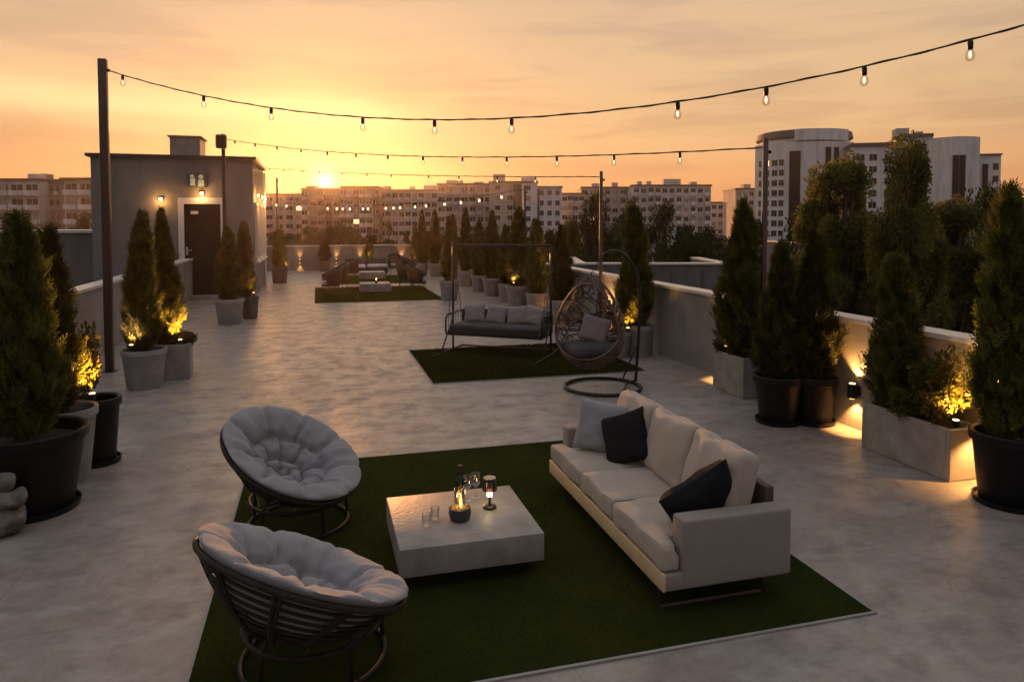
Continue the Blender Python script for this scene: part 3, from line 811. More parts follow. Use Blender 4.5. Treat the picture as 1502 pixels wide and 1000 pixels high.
# middle row along the right wall and the far wall
mid = [(3.99, 21.85, .31, .62, 2.6, .29, 'grey pot at the right corner of the far turf rug', 'slim conifer at the right corner of the far turf rug', M['potgrey']),
       (5.60, 15.95, .30, .58, 2.35, .36, 'grey pot behind the egg chair top by the wall', 'bushy conifer just left of the egg chair top', M['potgrey']),
       (5.56, 17.7, .28, .58, 2.5, .33, 'grey pot behind the right end of the porch swing', 'conifer behind the right end of the porch swing', M['potgrey']),
       (5.50, 19.3, .33, .64, 2.85, .40, 'big pale pot behind the porch swing', 'tallest broad conifer behind the porch swing', M['concrete']),
       (5.62, 20.9, .28, .56, 2.35, .32, 'grey pot next to the big pale pot along the wall', 'conifer left of the tallest one behind the swing', M['potgrey']),
       (5.60, 22.75, .32, .6, 2.80, .35, 'pale pot in the middle of the row along the right wall', 'slender conifer in the middle of the right wall row', M['concrete']),
       (5.50, 24.3, .27, .58, 2.5, .32, 'grey pot third from the far end of the wall row', 'conifer third from the far end of the wall row', M['potgrey']),
       (5.5, 26.6, .3, .6, 2.95, .34, 'grey pot second from the far end of the wall row', 'tall conifer second from the far end of the wall row', M['potgrey']),
       (5.45, 29.3, .3, .6, 2.75, .34, 'grey pot close to the far end of the wall row', 'conifer close to the far end of the wall row', M['potgrey']),
       (5.15, 31.8, .3, .6, 3.0, .36, 'last grey pot of the wall row at the far end', 'last conifer of the wall row at the far end', M['potgrey']),
       (4.65, 32.4, .3, .6, 3.0, .34, 'grey pot left of the last one at the far end', 'conifer left of the last one at the far end', M['potgrey']),
       (.35, 36.6, .3, .55, 1.9, .33, 'left one of three dark pots at the far wall', 'low brownish conifer at the left of the far wall', M['potdark']),
       (2.55, 36.6, .28, .55, 2.15, .26, 'middle one of three dark pots at the far wall', 'thin conifer at the middle of the far wall', M['potdark']),
       (4.85, 36.6, .28, .55, 2.35, .26, 'right one of three dark pots at the far wall', 'thin conifer at the right of the far wall', M['potdark'])]
for x, y, r_, h_, zt, cr_, l1, l2, m_ in mid:
    round_pot(x, y, r_, r_ * .8, h_, m_, l1, .015)
    conifer(x, y, h_ - .06, zt, cr_, l2)
uplight(5.3, 19.0, .66, 'spotlight in the big pale pot behind the swing', 2.0, (1.0, .55, .3))
uplight(2.55, 36.3, .56, 'spotlight in the middle pot at the far wall', 3)
uplight(4.85, 36.3, .56, 'spotlight in the right pot at the far wall', 2)
# small stack of stones at the left edge
st = empty('stone_stack', (-2.345, 6.22, 0), .4, 'stack of rough pale stones beside the largest black pot', 'stones')
for k, (px_, py_, pz_, s_) in enumerate(((0, 0, .10, .13), (.03, -.02, .275, .10), (-.01, .01, .40, .075))):
    b = MB(); b.rbox((px_, py_, pz_), (s_ * 2.1, s_ * 1.8, s_ * 1.6), s_ * .75, 5, (3, 3, 3))
    b.v = [tuple(Vector(p) + Vector(p).normalized() * .035 * mnoise.noise(Vector(p) * 11 + Vector((k * 5, 0, 0)))) for p in b.v]
    b.build('stone', M['stone'], st, True)

# ------------------------------------------------------------------ poles and string lights
def pole(x, y, h, wd, label, square=True, collar=True):
    t = empty('light_pole', (x, y, 0), 0, label, 'pole', 'poles carrying the string lights')
    b = MB()
    if square: b.rbox((0, 0, h / 2 + .004), (wd, wd, h), wd * .12, 2)
    else: b.lathe([(wd / 2, .004), (wd / 2, h), (wd * .3, h + .02)], 12)
    b.build('shaft', M['pole'], t, True, 40)
    MB().box2((-.11, -.11, .0022), (.11, .11, .0038)).build('base_plate', M['black'], t)
    if collar: MB().tube([(wd * .5, 0, h - .17), (wd * .5 + .04, 0, h - .17)], .025, 8).build('hook', M['black'], t)
    return t
pole(-3.27, 12.72, 5.02, .125, 'thick bronze string-light pole behind the left conifers')
pole(-2.62, 22.32, 5.02, .10, 'slimmer pole with a box on top in front of the stair house')
pole(-1.58, 31.0, 4.3, .09, 'far thin pole beyond the stair house')
pole(5.98, 8.5, 3.56, .075, 'thin pole behind the right-hand conifers', False)
pole(5.98, 14.35, 3.52, .075, 'thin pole behind the hanging egg chair', False)
pole(5.98, 20.2, 3.5, .075, 'thin pole by the middle conifers on the right wall', False)
pole(5.98, 4.0, 4.25, .075, 'thin string-light pole on the right, nearest the camera', False)
bx = empty('loudspeaker', (-2.62, 22.32, 0), 0, 'small dark weatherproof loudspeaker fixed high on the second pole', 'loudspeaker')
lb_ = MB().rbox((-.03, -.2, 4.78), (.30, .24, .40), .05, 3); lb_.build('housing', M['trim'], bx, True, 40)
MB().box2((-.14, -.327, 4.64), (.08, -.322, 4.92)).build('grille', M['black'], bx)
MB().box2((-.04, -.082, 4.7), (.04, -.052, 4.86)).build('bracket', M['black'], bx)

bb = MB(); bb.lathe([(.019, 0), (.023, -.012), (.023, -.062), (.018, -.072)][::-1], 10); o = bb.build('socket', M['black'], None, True, 40); SOCK = o.data; bpy.data.objects.remove(o)
bb = MB(); bb.lathe([(.004, -.166), (.02, -.161), (.034, -.142), (.037, -.122), (.03, -.095), (.018, -.073)], 14); o = bb.build('glass_bulb', M['bulbglass'], None, True); GLB = o.data; bpy.data.objects.remove(o)
bb = MB(); bb.lathe([(.002, -.138), (.009, -.128), (.009, -.098), (.003, -.085)], 8); o = bb.build('filament', M['bulb'], None, True); FIL = o.data; bpy.data.objects.remove(o)
bb = MB(); bb.lathe([(.004, -.166), (.022, -.158), (.034, -.14), (.036, -.122), (.028, -.095), (.016, -.073)], 10); o = bb.build('bulb', M['bulbfar'], None, True); FARB = o.data; bpy.data.objects.remove(o)

def string_light(P0, P1, sag, label, ts, skew=0.0, r=.011, far=False, lit=True, bs=1.0):
    P0, P1 = Vector(P0), Vector(P1)
    t = empty('string_light', P0, 0, label, 'string light', 'string lights hung across the terrace')
    f = lambda q: (P1 - P0) * q - Vector((0, 0, sag * 4 * q * (1 - q) * (1 + skew * (q - .5))))
    n = 60
    pts = [f(i / n) for i in range(n + 1)]
    MB().tube(pts, r, 6).build('cable', M['black'], t)
    # second core twisted round the first
    tw = MB().tube([f(i / 240) + Vector((0, math.cos(i * .55) * r * 1.1, math.sin(i * .55) * r * 1.1)) for i in range(241)], r * .6, 5)
    tw.build('twisted_core', M['black'], t)
    for q in ts:
        p = f(q) - Vector((0, 0, r))
        s_ = place('bulb_holder', SOCK, t, p, (0, 0, q * 9), (bs, bs, bs))
        if far: place('bulb', FARB, s_)
        else:
            place('glass_bulb', GLB, s_); place('filament', FIL, s_)
    return t
string_light((-3.20, 12.72, 4.85), (5.98, 4.0, 4.15), .87, 'front festoon string of clear bulbs sagging across the top',
             [.030, .178, .285, .411, .497, .579, .727, .793, .858, .92], .25, .008)
string_light((-2.56, 22.32, 4.88), (5.98, 8.5, 3.45), .3, 'second festoon string from the box pole to the right-hand pole',
             [.0365 + .0735 * i for i in range(13)], 0, .009, bs=1.0)
string_light((-1.96, 29.1, 4.56), (5.98, 14.35, 3.42), .10, 'third festoon string from the stair house roof to the egg chair pole',
             [.03, .10, .19, .26, .35, .44, .52, .63, .71, .80, .88], 0, .009, bs=.9)
string_light((-1.9, 29.25, 3.3), (5.98, 20.2, 3.42), .32, 'low far festoon string with glowing bulbs before the apartment blocks',
             [.05, .10, .16, .29, .33, .355, .385, .44, .46, .53, .56, .585, .64, .68, .745, .80, .86, .93], 0, .007, far=True)

# ------------------------------------------------------------------ sofa
def pillow_mb(w_, h_, t_, n=18, seed=0, sag=0.0):
    """square scatter cushion, in the local xz plane, thickness along y"""
    b = MB(); vs = []; fs = []
    for sd in (1, -1):
        for i in range(n + 1):
            for j in range(n + 1):
                a, c = i / n * 2 - 1, j / n * 2 - 1
                pin = 1 - .07 * (1 - abs(a)) * (abs(c) ** 3) ; pin2 = 1 - .07 * (1 - abs(c)) * (abs(a) ** 3)
                x = a * w_ / 2 * pin2; z = c * h_ / 2 * pin
                k = max(0, (1 - a ** 4)) ** .5 * max(0, (1 - c ** 4)) ** .5
                wr = mnoise.noise(Vector((a * 2.1 + seed, c * 2.1, sd))) * .18 + mnoise.noise(Vector((a * 6 + seed, c * 5, sd * 3))) * .06
                y = sd * t_ / 2 * k ** .75 * (1 + wr) 
                z -= sag * (1 - abs(a)) * max(0, c) * h_ * .3
                vs.append((x, y, z))
    m1 = (n + 1) ** 2
    for s_ in (0, 1):
        for i in range(n):
            for j in range(n):
                q = [s_ * m1 + i * (n + 1) + j, s_ * m1 + (i + 1) * (n + 1) + j, s_ * m1 + (i + 1) * (n + 1) + j + 1, s_ * m1 + i * (n + 1) + j + 1]
                fs.append(tuple(q if s_ == 0 else q[::-1]))
    fs = [tuple(reversed(f)) for f in fs]
    return b.add(vs, fs)
def seat_bulge(d, amt, seed, top=True):
    def f(q, u):
        x, y, z = q
        k = max(0, 1 - abs(u[0]) ** 2.5) * max(0, 1 - abs(u[1]) ** 2.5)
        wr = .016 * mnoise.noise(Vector((x * 4 + seed, y * 4, z * 3))) + .008 * mnoise.noise(Vector((x * 11, y * 11 + seed, z * 8)))
        return Vector((x + wr * .6, y + wr * .6, z + (amt * k if u[2] > 0 else 0) + wr))
    return f
def back_bulge(amt, seed, fold=0.0):
    def f(q, u):
        x, y, z = q
        k = max(0, 1 - abs(u[1]) ** 2.2) * max(0, 1 - abs(u[2]) ** 2.2)
        wr = .026 * mnoise.noise(Vector((x * 3 + seed, y * 3.5, z * 3.5))) + .012 * mnoise.noise(Vector((x * 9, y * 9 + seed, z * 9)))
        if fold: wr -= fold * math.exp(-((u[1] - .1 - u[2] * .25) / .16) ** 2) * max(0, u[2] + .35)
        return Vector((x + (u[0] * amt * k) + wr * (1 if u[0] < 0 else .3), y + wr * .5, z + wr * .6 - .015 * (1 - abs(u[1]) ** 3) * 0 + (.012 * k)))
    return f
X0, X1, Y0, Y1 = 2.0, 2.90, 3.79, 5.99
so = empty('sofa', (X0, Y0, 0), 0, 'three-seat sand coloured sofa with two black pillows on turf rug', 'sofa')
SW, SL = X1 - X0, Y1 - Y0
MB().rbox((SW / 2 + .01, SL / 2, .215), (SW - .02, SL - .01, .105), .012, 2).build('base_frame', M['armtop'], so, True, 40)
MB().rbox((.012, SL / 2, .215), (.022, SL - .02, .112), .006, 2).build('front_rail', M['sofarail'], so, True, 40)
for yy, h_ in ((.072, .59), (SL - .072, .58)):
    MB().rbox((SW / 2 + .065, yy, (.165 + h_) / 2), (SW - .13, .145, h_ - .165), .018, 3, (6, 1, 4)).build('arm', M['armtop'], so, True, 50)
MB().rbox((SW - .055, SL / 2, .47), (.07, SL - .305, .42), .015, 2).build('backrest_frame', M['backwood'], so, True, 40)
inner = SL - .30; cw = inner / 3
for k in range(3):
    yc = .15 + cw * (k + .5)
    fb0 = seat_bulge(None, .020, k * 7); out_ = (-1, 0, 1)[k]
    def tee(q, u, fb0=fb0, out_=out_):          # the end cushions run on in front of the arms
        q = fb0(q, u)
        if out_ and u[1] * out_ > .6 and q.x < -.262: q.y += out_ * .135 * (u[1] * out_ - .6) / .4
        return q
    MB().rbox((.372, yc, .350), (.745, cw - .008, .155), .03, 4, (26, 12, 3), tee).build('seat_cushion', M['sofa'], so, True)
    sc_ = COL.objects[-1]; hx_, hy_, hz_ = .3725, (cw - .008) / 2, .0775; ins = .009
    lp = []
    for (ax_, ay_, bx_, by_) in ((-1, -1, 1, -1), (1, -1, 1, 1), (1, 1, -1, 1), (-1, 1, -1, -1)):
        for i in range(26):
            q = .03 + .94 * i / 25; X_ = (ax_ + (bx_ - ax_) * q) * (hx_ - ins); Y_ = (ay_ + (by_ - ay_) * q) * (hy_ - ins); Z_ = hz_ - ins
            v_ = tee(Vector((X_, Y_, Z_)), [X_ / hx_, Y_ / hy_, Z_ / hz_]); lp.append((v_[0] + .372, v_[1] + yc, v_[2] + .350))
    MB().tube(lp, .0055, 5, True).build('piping', M['sofa'], sc_, True)
    b = MB(); b.M = Matrix.Translation((.655, yc, .655)) @ Matrix.Rotation(R(14), 4, 'Y')
    fb1 = back_bulge(.045, k * 5 + 2, .028 if k == 0 else .008)
    b.rbox((0, 0, 0), (.17, cw - .012, .50), .05, 4, (3, 12, 10), fb1)
    bc_ = b.build('back_cushion', M['sofa'], so, True)
    hy_, hz_, rc_ = (cw - .012) / 2, .25, .05; lp = []
    for (cy0, cz0, a0_) in ((1, 1, 0), (-1, 1, 90), (-1, -1, 180), (1, -1, 270)):
        for i in range(7):
            a_ = R(a0_ + 15 * i); Y_ = cy0 * (hy_ - rc_) + rc_ * math.cos(a_); Z_ = cz0 * (hz_ - rc_) + rc_ * math.sin(a_)
            lp.append((Y_, Z_))
    fine_ = []
    for i in range(len(lp)):
        p_, q_ = lp[i], lp[(i + 1) % len(lp)]; m_n = max(1, int(math.hypot(q_[0] - p_[0], q_[1] - p_[1]) / .03))
        for j in range(m_n): fine_.append((p_[0] + (q_[0] - p_[0]) * j / m_n, p_[1] + (q_[1] - p_[1]) * j / m_n))
    pb2 = MB(); pb2.M = b.M.copy()
    pb2.tube([fb1(Vector((-.03, Y_, Z_)), [-.35, Y_ / hy_, Z_ / hz_]) for Y_, Z_ in fine_], .0055, 5, True)
    pb2.build('piping', M['sofa'], bc_, True)
for yy in (.12, SL - .36):
    MB().tube([(.03, yy, .163), (.03, yy, .014), (SW - .14, yy, .014), (SW - .14, yy, .163)], .012, 4).build('leg', M['pole'], so)
def throw(x, y, z, w_, h_, t_, rot, m_, label, seed, sag=0.0):
    o = pillow_mb(w_, h_, t_, 18, seed, sag).build('throw_pillow', m_, None, True)
    o.location = (x, y, z); o.rotation_euler = rot
    return tag(o, label, 'pillow')
throw(2.37, 5.62, .64, .46, .44, .15, (R(-20), R(9), R(-28)), M['pilgrey'], 'pale grey square throw pillow in the far corner of the sofa', 3)
throw(2.46, 5.34, .62, .43, .43, .15, (R(-22), R(-24), R(-50)), M['pilblack'], 'black throw pillow leaning against the pale grey one', 9)
throw(2.42, 4.07, .585, .52, .42, .17, (R(22), R(-30), R(-8)), M['pilblack'], 'black throw pillow slumped beside the near sofa arm', 15, .0)

# ------------------------------------------------------------------ coffee table and what stands on it
ct = empty('coffee_table', (.98, 4.945, 0), 0, 'low square polished concrete coffee table on the turf rug', 'table')
MB().rbox((0, 0, .205), (.98, .91, .19), .006, 2).build('table_block', M['table'], ct, True, 40)
MB().box2((-.40, -.36, .012), (.40, .36, .108)).build('plinth', M['black'], ct)
TZ = .3015
def tumbler(x, y, label):
    b = MB().lathe([(.001, .001), (.026, .0), (.028, .004), (.034, .095), (.0325, .095), (.0265, .014), (.001, .012)], 20, caps=False)
    o = b.build('tumbler', M['glass'], None, True, 50); o.location = (x, y, TZ)
    tag(o, label, 'glass', 'clear tumblers on the coffee table')
tumbler(.71, 4.80, 'clear tumbler nearer the front left corner of the table')
tumbler(.785, 4.89, 'clear tumbler just behind the front left one')
def wineglass(x, y, label):
    b = MB().lathe([(.034, .0), (.034, .003), (.006, .008), (.004, .07), (.012, .085), (.036, .115), (.040, .145), (.033, .19), (.0315, .19), (.038, .145), (.034, .117), (.004, .089)], 20, caps=False)
    o = b.build('wine_glass', M['glass'], None, True, 50); o.location = (x, y, TZ)
    tag(o, label, 'wine glass', 'stemmed glasses on the coffee table')
wineglass(1.075, 5.17, 'stemmed wine glass right behind the dark bottle')
wineglass(1.15, 5.21, 'stemmed wine glass to the right of the bottle')
bt = empty('wine_bottle', (1.0, 5.06, TZ), 0, 'dark wine bottle standing behind the faceted bowl', 'bottle')
MB().lathe([(.034, .0), (.037, .006), (.037, .185), (.033, .21), (.017, .24), (.0145, .25), (.0145, .29)], 20).build('bottle_body', M['bottle'], bt, True, 50)
MB().lathe([(.0155, .262), (.0155, .305), (.0165, .306), (.0165, .318), (.013, .318)], 14).build('foil', M['black'], bt, True, 50)
MB().lathe([(.0374, .06), (.0374, .14)], 20, caps=False).build('label_band', M['potdark'], bt, True)
fb = empty('fire_bowl', (.955, 4.85, TZ), R(22), 'small faceted dark bowl with pebbles and a flame in a glass tube', 'table fire')
MB().lathe([(.055, .001), (.07, .006), (.082, .045), (.078, .088), (.07, .088), (.066, .07), (.001, .068)], 8, caps=False).build('bowl', M['ceram'], fb)
pb = MB()
for k in range(22):
    a = k * 2.4; rr = .012 + .052 * (k / 22) ** .6; s_ = .017 + .006 * ((k * 7) % 5) / 5
    pb.rbox((rr * math.cos(a), rr * math.sin(a), .084), (s_ * 1.3, s_, s_), s_ * .45, 2)
pb.build('pebbles', M['pebble'], fb, True)
MB().lathe([(.041, .094), (.041, .225), (.0395, .225), (.0395, .094)], 20, caps=False).build('glass_tube', M['glass'], fb, True, 50)
fl = MB().lathe([(.002, .085), (.009, .10), (.011, .122), (.007, .15), (.0015, .19)], 10, (.006, -.004, 0)); fl.build('flame', M['flame'], fb, True)
point_lamp('flame_light', (.006, -.004, .145), .45, (1, .5, .16), fb, .02)
tl = empty('table_lamp', (1.21, 5.0, TZ), 0, 'small table lamp with smoked shade glowing on the coffee table', 'lamp')
MB().lathe([(.048, .0), (.05, .004), (.05, .014), (.044, .018), (.012, .02)], 24).build('lamp_foot', M['black'], tl, True, 40)
MB().lathe([(.0095, .02), (.0095, .085)], 12).build('stem', M['black'], tl, True, 40)
MB().lathe([(.018, .085), (.019, .09), (.019, .13), (.015, .14)], 14).build('glow_tube', M['lampglow'], tl, True, 40)
MB().lathe([(.056, .134), (.047, .222), (.0455, .222), (.0545, .134)], 24, caps=False).lathe([(.001, .223), (.047, .2225), (.047, .2255), (.001, .226)], 24, caps=False).build('lamp_shade', M['smoke'], tl, True, 50)
MB().lathe([(.006, .14), (.006, .215)], 8).build('rod', M['black'], tl)
point_lamp('lamp_beam', (0, 0, .112), 1.0, (1, .66, .3), tl, .02)

# ------------------------------------------------------------------ papasan chairs
RB, DB = .535, .30
def bowl_z(r): return -DB * (1 - (r / RB) ** 2) if r < RB else (r - RB) * .6
def papasan_cushion():
    nt, nr, seg = 144, 34, 9
    vs = []; fs = []
    rmax = RB + .005
    def puff(r, th):
        th = th + .16 * mnoise.noise(Vector((math.cos(th) * 1.7, math.sin(th) * 1.7, r * 3.5)))
        r = max(.001, r + .022 * mnoise.noise(Vector((math.cos(th) * 2.3, math.sin(th) * 2.3, 7.7 + r))))
        if r > .36: ring = (r - .36) / (rmax - .36); a = th * seg / (2 * math.pi)
        elif r > .19: ring = (r - .19) / .17; a = th * seg / (2 * math.pi) + .5
        elif r > .06: ring = (r - .06) / .13; a = th * 5 / (2 * math.pi)
        else: ring = .5 + r / .12; a = None
        pr = 1 - abs(2 * min(1, max(0, ring)) - 1) ** 3.0 if r <= .36 else 1 - abs(min(1, max(0, ring)) * 1.9 - .95) ** 3.0
        if a is None: return max(0, pr) ** .5
        ft = abs((a % 1) * 2 - 1)
        pt = 1 - ft ** 7
        return max(0, pr) ** .5 * (.12 + .88 * max(0, pt) ** .55)
    def pos(r, th, top):
        z0 = bowl_z(r) + .014
        sl = 2 * DB * r / RB ** 2; nrm = Vector((-sl, 0, 1)).normalized()
        sc_ = 1.0
        if top:
            p = puff(r, th)
            ed = max(0, 1 - ((r - .30) / (rmax - .30)) ** 5) if r > .30 else 1
            th_ = (.03 + .10 * p) * (.25 + .75 * ed) + .026 * mnoise.noise(Vector((r * 7 * math.cos(th), r * 7 * math.sin(th), 3))) + .014 * mnoise.noise(Vector((r * 19 * math.cos(th), r * 19 * math.sin(th), 8)))
        else: th_ = 0
        rr = r + nrm.x * th_; z = z0 + nrm.z * th_
        if r > RB - .12:
            k = (r - RB + .12) / .12
            a = th * seg / (2 * math.pi); ft = abs((a % 1) * 2 - 1)
            rr += (.022 - .014 * ft ** 6) * k ; z += (.03 - .014 * ft ** 6) * k
        return (rr * math.cos(th), rr * math.sin(th), z)
    for top in (True, False):
        for i in range(nr + 1):
            r = .002 + (rmax - .002) * i / nr
            for j in range(nt): vs.append(pos(r, 2 * math.pi * j / nt, top))
    m_ = (nr + 1) * nt
    for s_ in (0, 1):
        for i in range(nr):
            for j in range(nt):
                j2 = (j + 1) % nt
                q = (s_ * m_ + i * nt + j, s_ * m_ + (i + 1) * nt + j, s_ * m_ + (i + 1) * nt + j2, s_ * m_ + i * nt + j2)
                fs.append(q if s_ == 0 else q[::-1])
    for j in range(nt):
        j2 = (j + 1) % nt
        fs.append((nr * nt + j, m_ + nr * nt + j, m_ + nr * nt + j2, nr * nt + j2))
    return MB().add(vs, fs)
def circle(r, z, n=48): return [(r * math.cos(2 * math.pi * i / n), r * math.sin(2 * math.pi * i / n), z) for i in range(n)]
def papasan(name, base, cen, tilt, az, label):
    t = empty('papasan_chair', (base[0], base[1], 0), 0, label, 'chair', 'round basket chairs on the turf rug')
    nrm = Vector((math.sin(tilt) * math.cos(az), math.sin(tilt) * math.sin(az), math.cos(tilt)))
    Mx = Matrix.Translation(Vector(cen) - Vector((base[0], base[1], 0))) @ Matrix.Rotation(az, 4, 'Z') @ Matrix.Rotation(tilt, 4, 'Y')
    b = MB(); b.M = Mx
    b.tube(circle(RB + .012, 0, 64), .017, 8, True)
    b.build('rim', M['rattan'], t, True)
    b = MB(); b.M = Mx
    for z_ in (-.045, -.085, -.125, -.165, -.205, -.24, -.27):
        rr = RB * math.sqrt(max(0, 1 + z_ / (DB + .03))) + .004
        b.tube(circle(rr, z_, 56), .0085, 6, True)
    b.build('basket_rings', M['rattan'], t, True)
    b = MB(); b.M = Mx
    for k in range(10):
        a = 2 * math.pi * (k + .3) / 10
        pts = []
        for i in range(13):
            r = RB + .012 - (RB - .08) * i / 12
            z = -(DB + .03) * (1 - (min(r, RB) / RB) ** 2) - .012
            pts.append((r * math.cos(a), r * math.sin(a), z))
        b.tube(pts, .012, 6)
        a2 = a + .05
        b.tube([(p[0] * math.cos(.05) - p[1] * math.sin(.05), p[0] * math.sin(.05) + p[1] * math.cos(.05), p[2]) for p in pts], .010, 6)
    b.build('basket_ribs', M['rattan'], t, True)
    cmb = papasan_cushion(); cmb.v = [tuple(Mx @ Vector(p)) for p in cmb.v]
    cmb.build('cushion', M['cloth'], t, True)
    b = MB(); b.tube(circle(.385, .032, 48), .014, 7, True); b.build('foot_ring', M['rattan'], t, True)
    b = MB(); b.tube(circle(.37, .235, 48), .014, 7, True); b.build('cradle_ring', M['rattan'], t, True)
    low = min(Vector(Mx @ Vector((0, 0, -DB - .04))).z, .3)
    for k in range(5):
        a = 2 * math.pi * (k + .15) / 5
        p0 = Vector((.385 * math.cos(a), .385 * math.sin(a), .03)); p1 = Vector((.37 * math.cos(a), .37 * math.sin(a), .235))
        # carry each leg up to the basket
        ctr = Mx @ Vector((0, 0, -.1)); q = Mx.inverted() @ Vector((.37 * math.cos(a), .37 * math.sin(a), .235))
        rq = math.hypot(q.x, q.y); hit = Mx @ Vector((q.x, q.y, -(DB + .03) * (1 - min(1, rq / RB) ** 2) - .02))
        b = MB().tube([p0, p1] + ([hit] if hit.z > .25 else []), .012, 7); b.build('leg', M['rattan'], t, True)
    b = MB()
    for k in range(5):
        a = 2 * math.pi * (k + .15) / 5; a2 = 2 * math.pi * (k + .65) / 5
        b.tube([(.37 * math.cos(a), .37 * math.sin(a), .225), (.30 * math.cos(a2), .30 * math.sin(a2), .14 + .05), (.1 * math.cos(a2), .1 * math.sin(a2), .20)], .008, 5)
    b.build('brace', M['rattan'], t, True)
    return t
papasan('a', (-.165, 5.80), (-.206, 5.70, .60), R(30), R(-32), 'round basket chair with grey tufted cushion, facing the table, farther one')
papasan('b', (-.04, 3.95), (-.09, 3.74, .615), R(25), R(29), 'round basket chair with grey tufted cushion, seen from behind, nearer one')

# ------------------------------------------------------------------ hanging egg chair
eg = empty('egg_chair', (4.0, 9.5, 0), 0, 'hanging egg chair of woven brown wicker on a ring stand', 'hanging chair')
def egg_r(u): return .53 * math.sin(math.pi * min(1, max(0, u)) ** .80) ** .62 * (1.0 - .12 * u)
EZ0, EH = .27, 1.38
fdir = Vector((-.62, -.78)).normalized(); ecx, ecy = -.16, .10
b = MB(); gr = random.Random(5)
def egg_pt(u, th):
    r = egg_r(u); return Vector((ecx + r * math.cos(th), ecy + r * math.sin(th), EZ0 + EH * u))
def cut(u): return .17 + max(0, .36 - u) * 1.0
def inside(p): return (p.x - ecx) * fdir.x + (p.y - ecy) * fdir.y < cut((p.z - EZ0) / EH)
def run(pts, r):
    cur = []
    for p in pts:
        if inside(p): cur.append(p)
        else:
            if len(cur) > 2: b.tube(cur, r, 4)
            cur = []
    if len(cur) > 2: b.tube(cur, r, 4)
for k in range(27):
    th0 = 2 * math.pi * k / 27
    for sgn in (1, -1):
        tw_ = gr.uniform(.9, 2.3) * sgn; ph = gr.uniform(0, 6)
        run([egg_pt(.02 + .96 * i / 40, th0 + tw_ * (i / 40) + .16 * math.sin(i * .5 + ph)) for i in range(41)], .0085)
for k in range(36):
    u0 = .03 + .5 * (k / 36) ** 1.1; ph = gr.uniform(0, 6)
    run([egg_pt(min(.98, max(.02, u0 + .035 * math.sin(3 * 2 * math.pi * i / 48 + ph))), 2 * math.pi * i / 48) for i in range(49)], .006)
for k in range(5):
    u0 = .6 + .08 * k; ph = gr.uniform(0, 6)
    run([egg_pt(min(.98, u0 + .05 * math.sin(2 * 2 * math.pi * i / 48 + ph)), 2 * math.pi * i / 48) for i in range(49)], .006)
b.build('woven_shell', M['wicker'], eg)
# rim where the opening is cut
rim = []
perp = Vector((-fdir.y, fdir.x))
us = [i / 120 for i in range(121) if egg_r(i / 120) > cut(i / 120)]
for sgn, seq in ((1, us), (-1, us[::-1])):
    for u in seq:
        CUT = cut(u); hw = math.sqrt(max(0, egg_r(u) ** 2 - CUT ** 2))
        rim.append(Vector((ecx + fdir.x * CUT + perp.x * hw * sgn, ecy + fdir.y * CUT + perp.y * hw * sgn, EZ0 + EH * u)))
MB().tube(rim, .017, 7, True).build('rim', M['wicker'], eg, True)
b = MB(); b.M = Matrix.Translation((ecx, ecy, EZ0 + .30)); b.rbox((0, 0, 0), (.72, .66, .16), .075, 4, (6, 6, 2), seat_bulge(None, .02, 3)); b.build('seat_cushion', M['swing'], eg, True)
o = pillow_mb(.42, .40, .16, 14, 4).build('back_pillow', M['pilrose'], eg, True); o.location = (ecx + .12, ecy + .13, EZ0 + .56); o.rotation_euler = (R(-22), R(14), R(-30))
MB().tube(circle(.55, .028, 56), .026, 8, True).build('base_ring', M['black'], eg, True)
pb_ = Vector((.62, .28)); 
pts = []
for i in range(31):
    q = i / 30
    if q < .55: p = Vector((.60, .16, .03 + q / .55 * 1.25)); p.x += .06 * math.sin(q / .55 * math.pi / 2)
    else:
        a = (q - .55) / .45 * math.pi * .62; rr = .62
        p = Vector((.66 - (1 - math.cos(a)) * rr * .72, .16 - (1 - math.cos(a)) * rr * .06, 1.28 + math.sin(a) * .72))
    pts.append(p)
MB().tube(pts, .023, 8).build('pole', M['black'], eg, True)
MB().tube([(.60, .16, .55), (.46, .30, .06)], .014, 6).tube([(.60, .16, .05), (.35, -.05, .05), (.1, -.5, .03)], .016, 6).build('brace', M['black'], eg, True)
tip = pts[-1]
ch = MB()
topz = EZ0 + EH
for k in range(7):
    z = topz + (tip.z - topz) * (k + .5) / 7
    x_ = ecx + (tip.x - ecx) * (k + .5) / 7; y_ = ecy + (tip.y - ecy) * (k + .5) / 7
    L_ = (tip.z - topz) / 7 * .7
    ch.tube([(x_ + (.014 * math.cos(a) if k % 2 else 0), y_ + (0 if k % 2 else .014 * math.cos(a)), z + L_ * math.sin(a)) for a in [2 * math.pi * i / 10 for i in range(10)]], .0045, 4, True)
ch.build('chain', M['black'], eg)

# ------------------------------------------------------------------ porch swing
sw = empty('porch_swing', (3.27, 12.62, 0), math.atan2(-1.09, 1.58), 'dark porch swing with four taupe pillows on a thin metal frame', 'swing')
HL = .965; zt = 2.0
fr = MB()
for sx in (-1, 1):
    fr.tube([(sx * HL, -.95, .028), (sx * HL, .42, .028)], .02, 6)
    fr.tube([(sx * HL, 0, .028), (sx * HL, 0, zt)], .021, 6)
    fr.tube([(sx * HL, -.55, .03), (sx * HL, 0, .62)], .014, 6)
fr.tube([(-HL, 0, zt), (HL, 0, zt)], .021, 6); fr.tube([(-HL, .42, .028), (HL, .42, .028)], .018, 6)
fr.build('stand_frame', M['black'], sw, True)
MB().rbox((0, -.06, .40), (1.80, .72, .10), .02, 2).build('seat_frame', M['black'], sw, True, 40)
MB().rbox((0, -.08, .495), (1.72, .66, .11), .04, 3, (12, 5, 1), seat_bulge(None, .01, 8)).build('seat_cushion', M['swing'], sw, True)
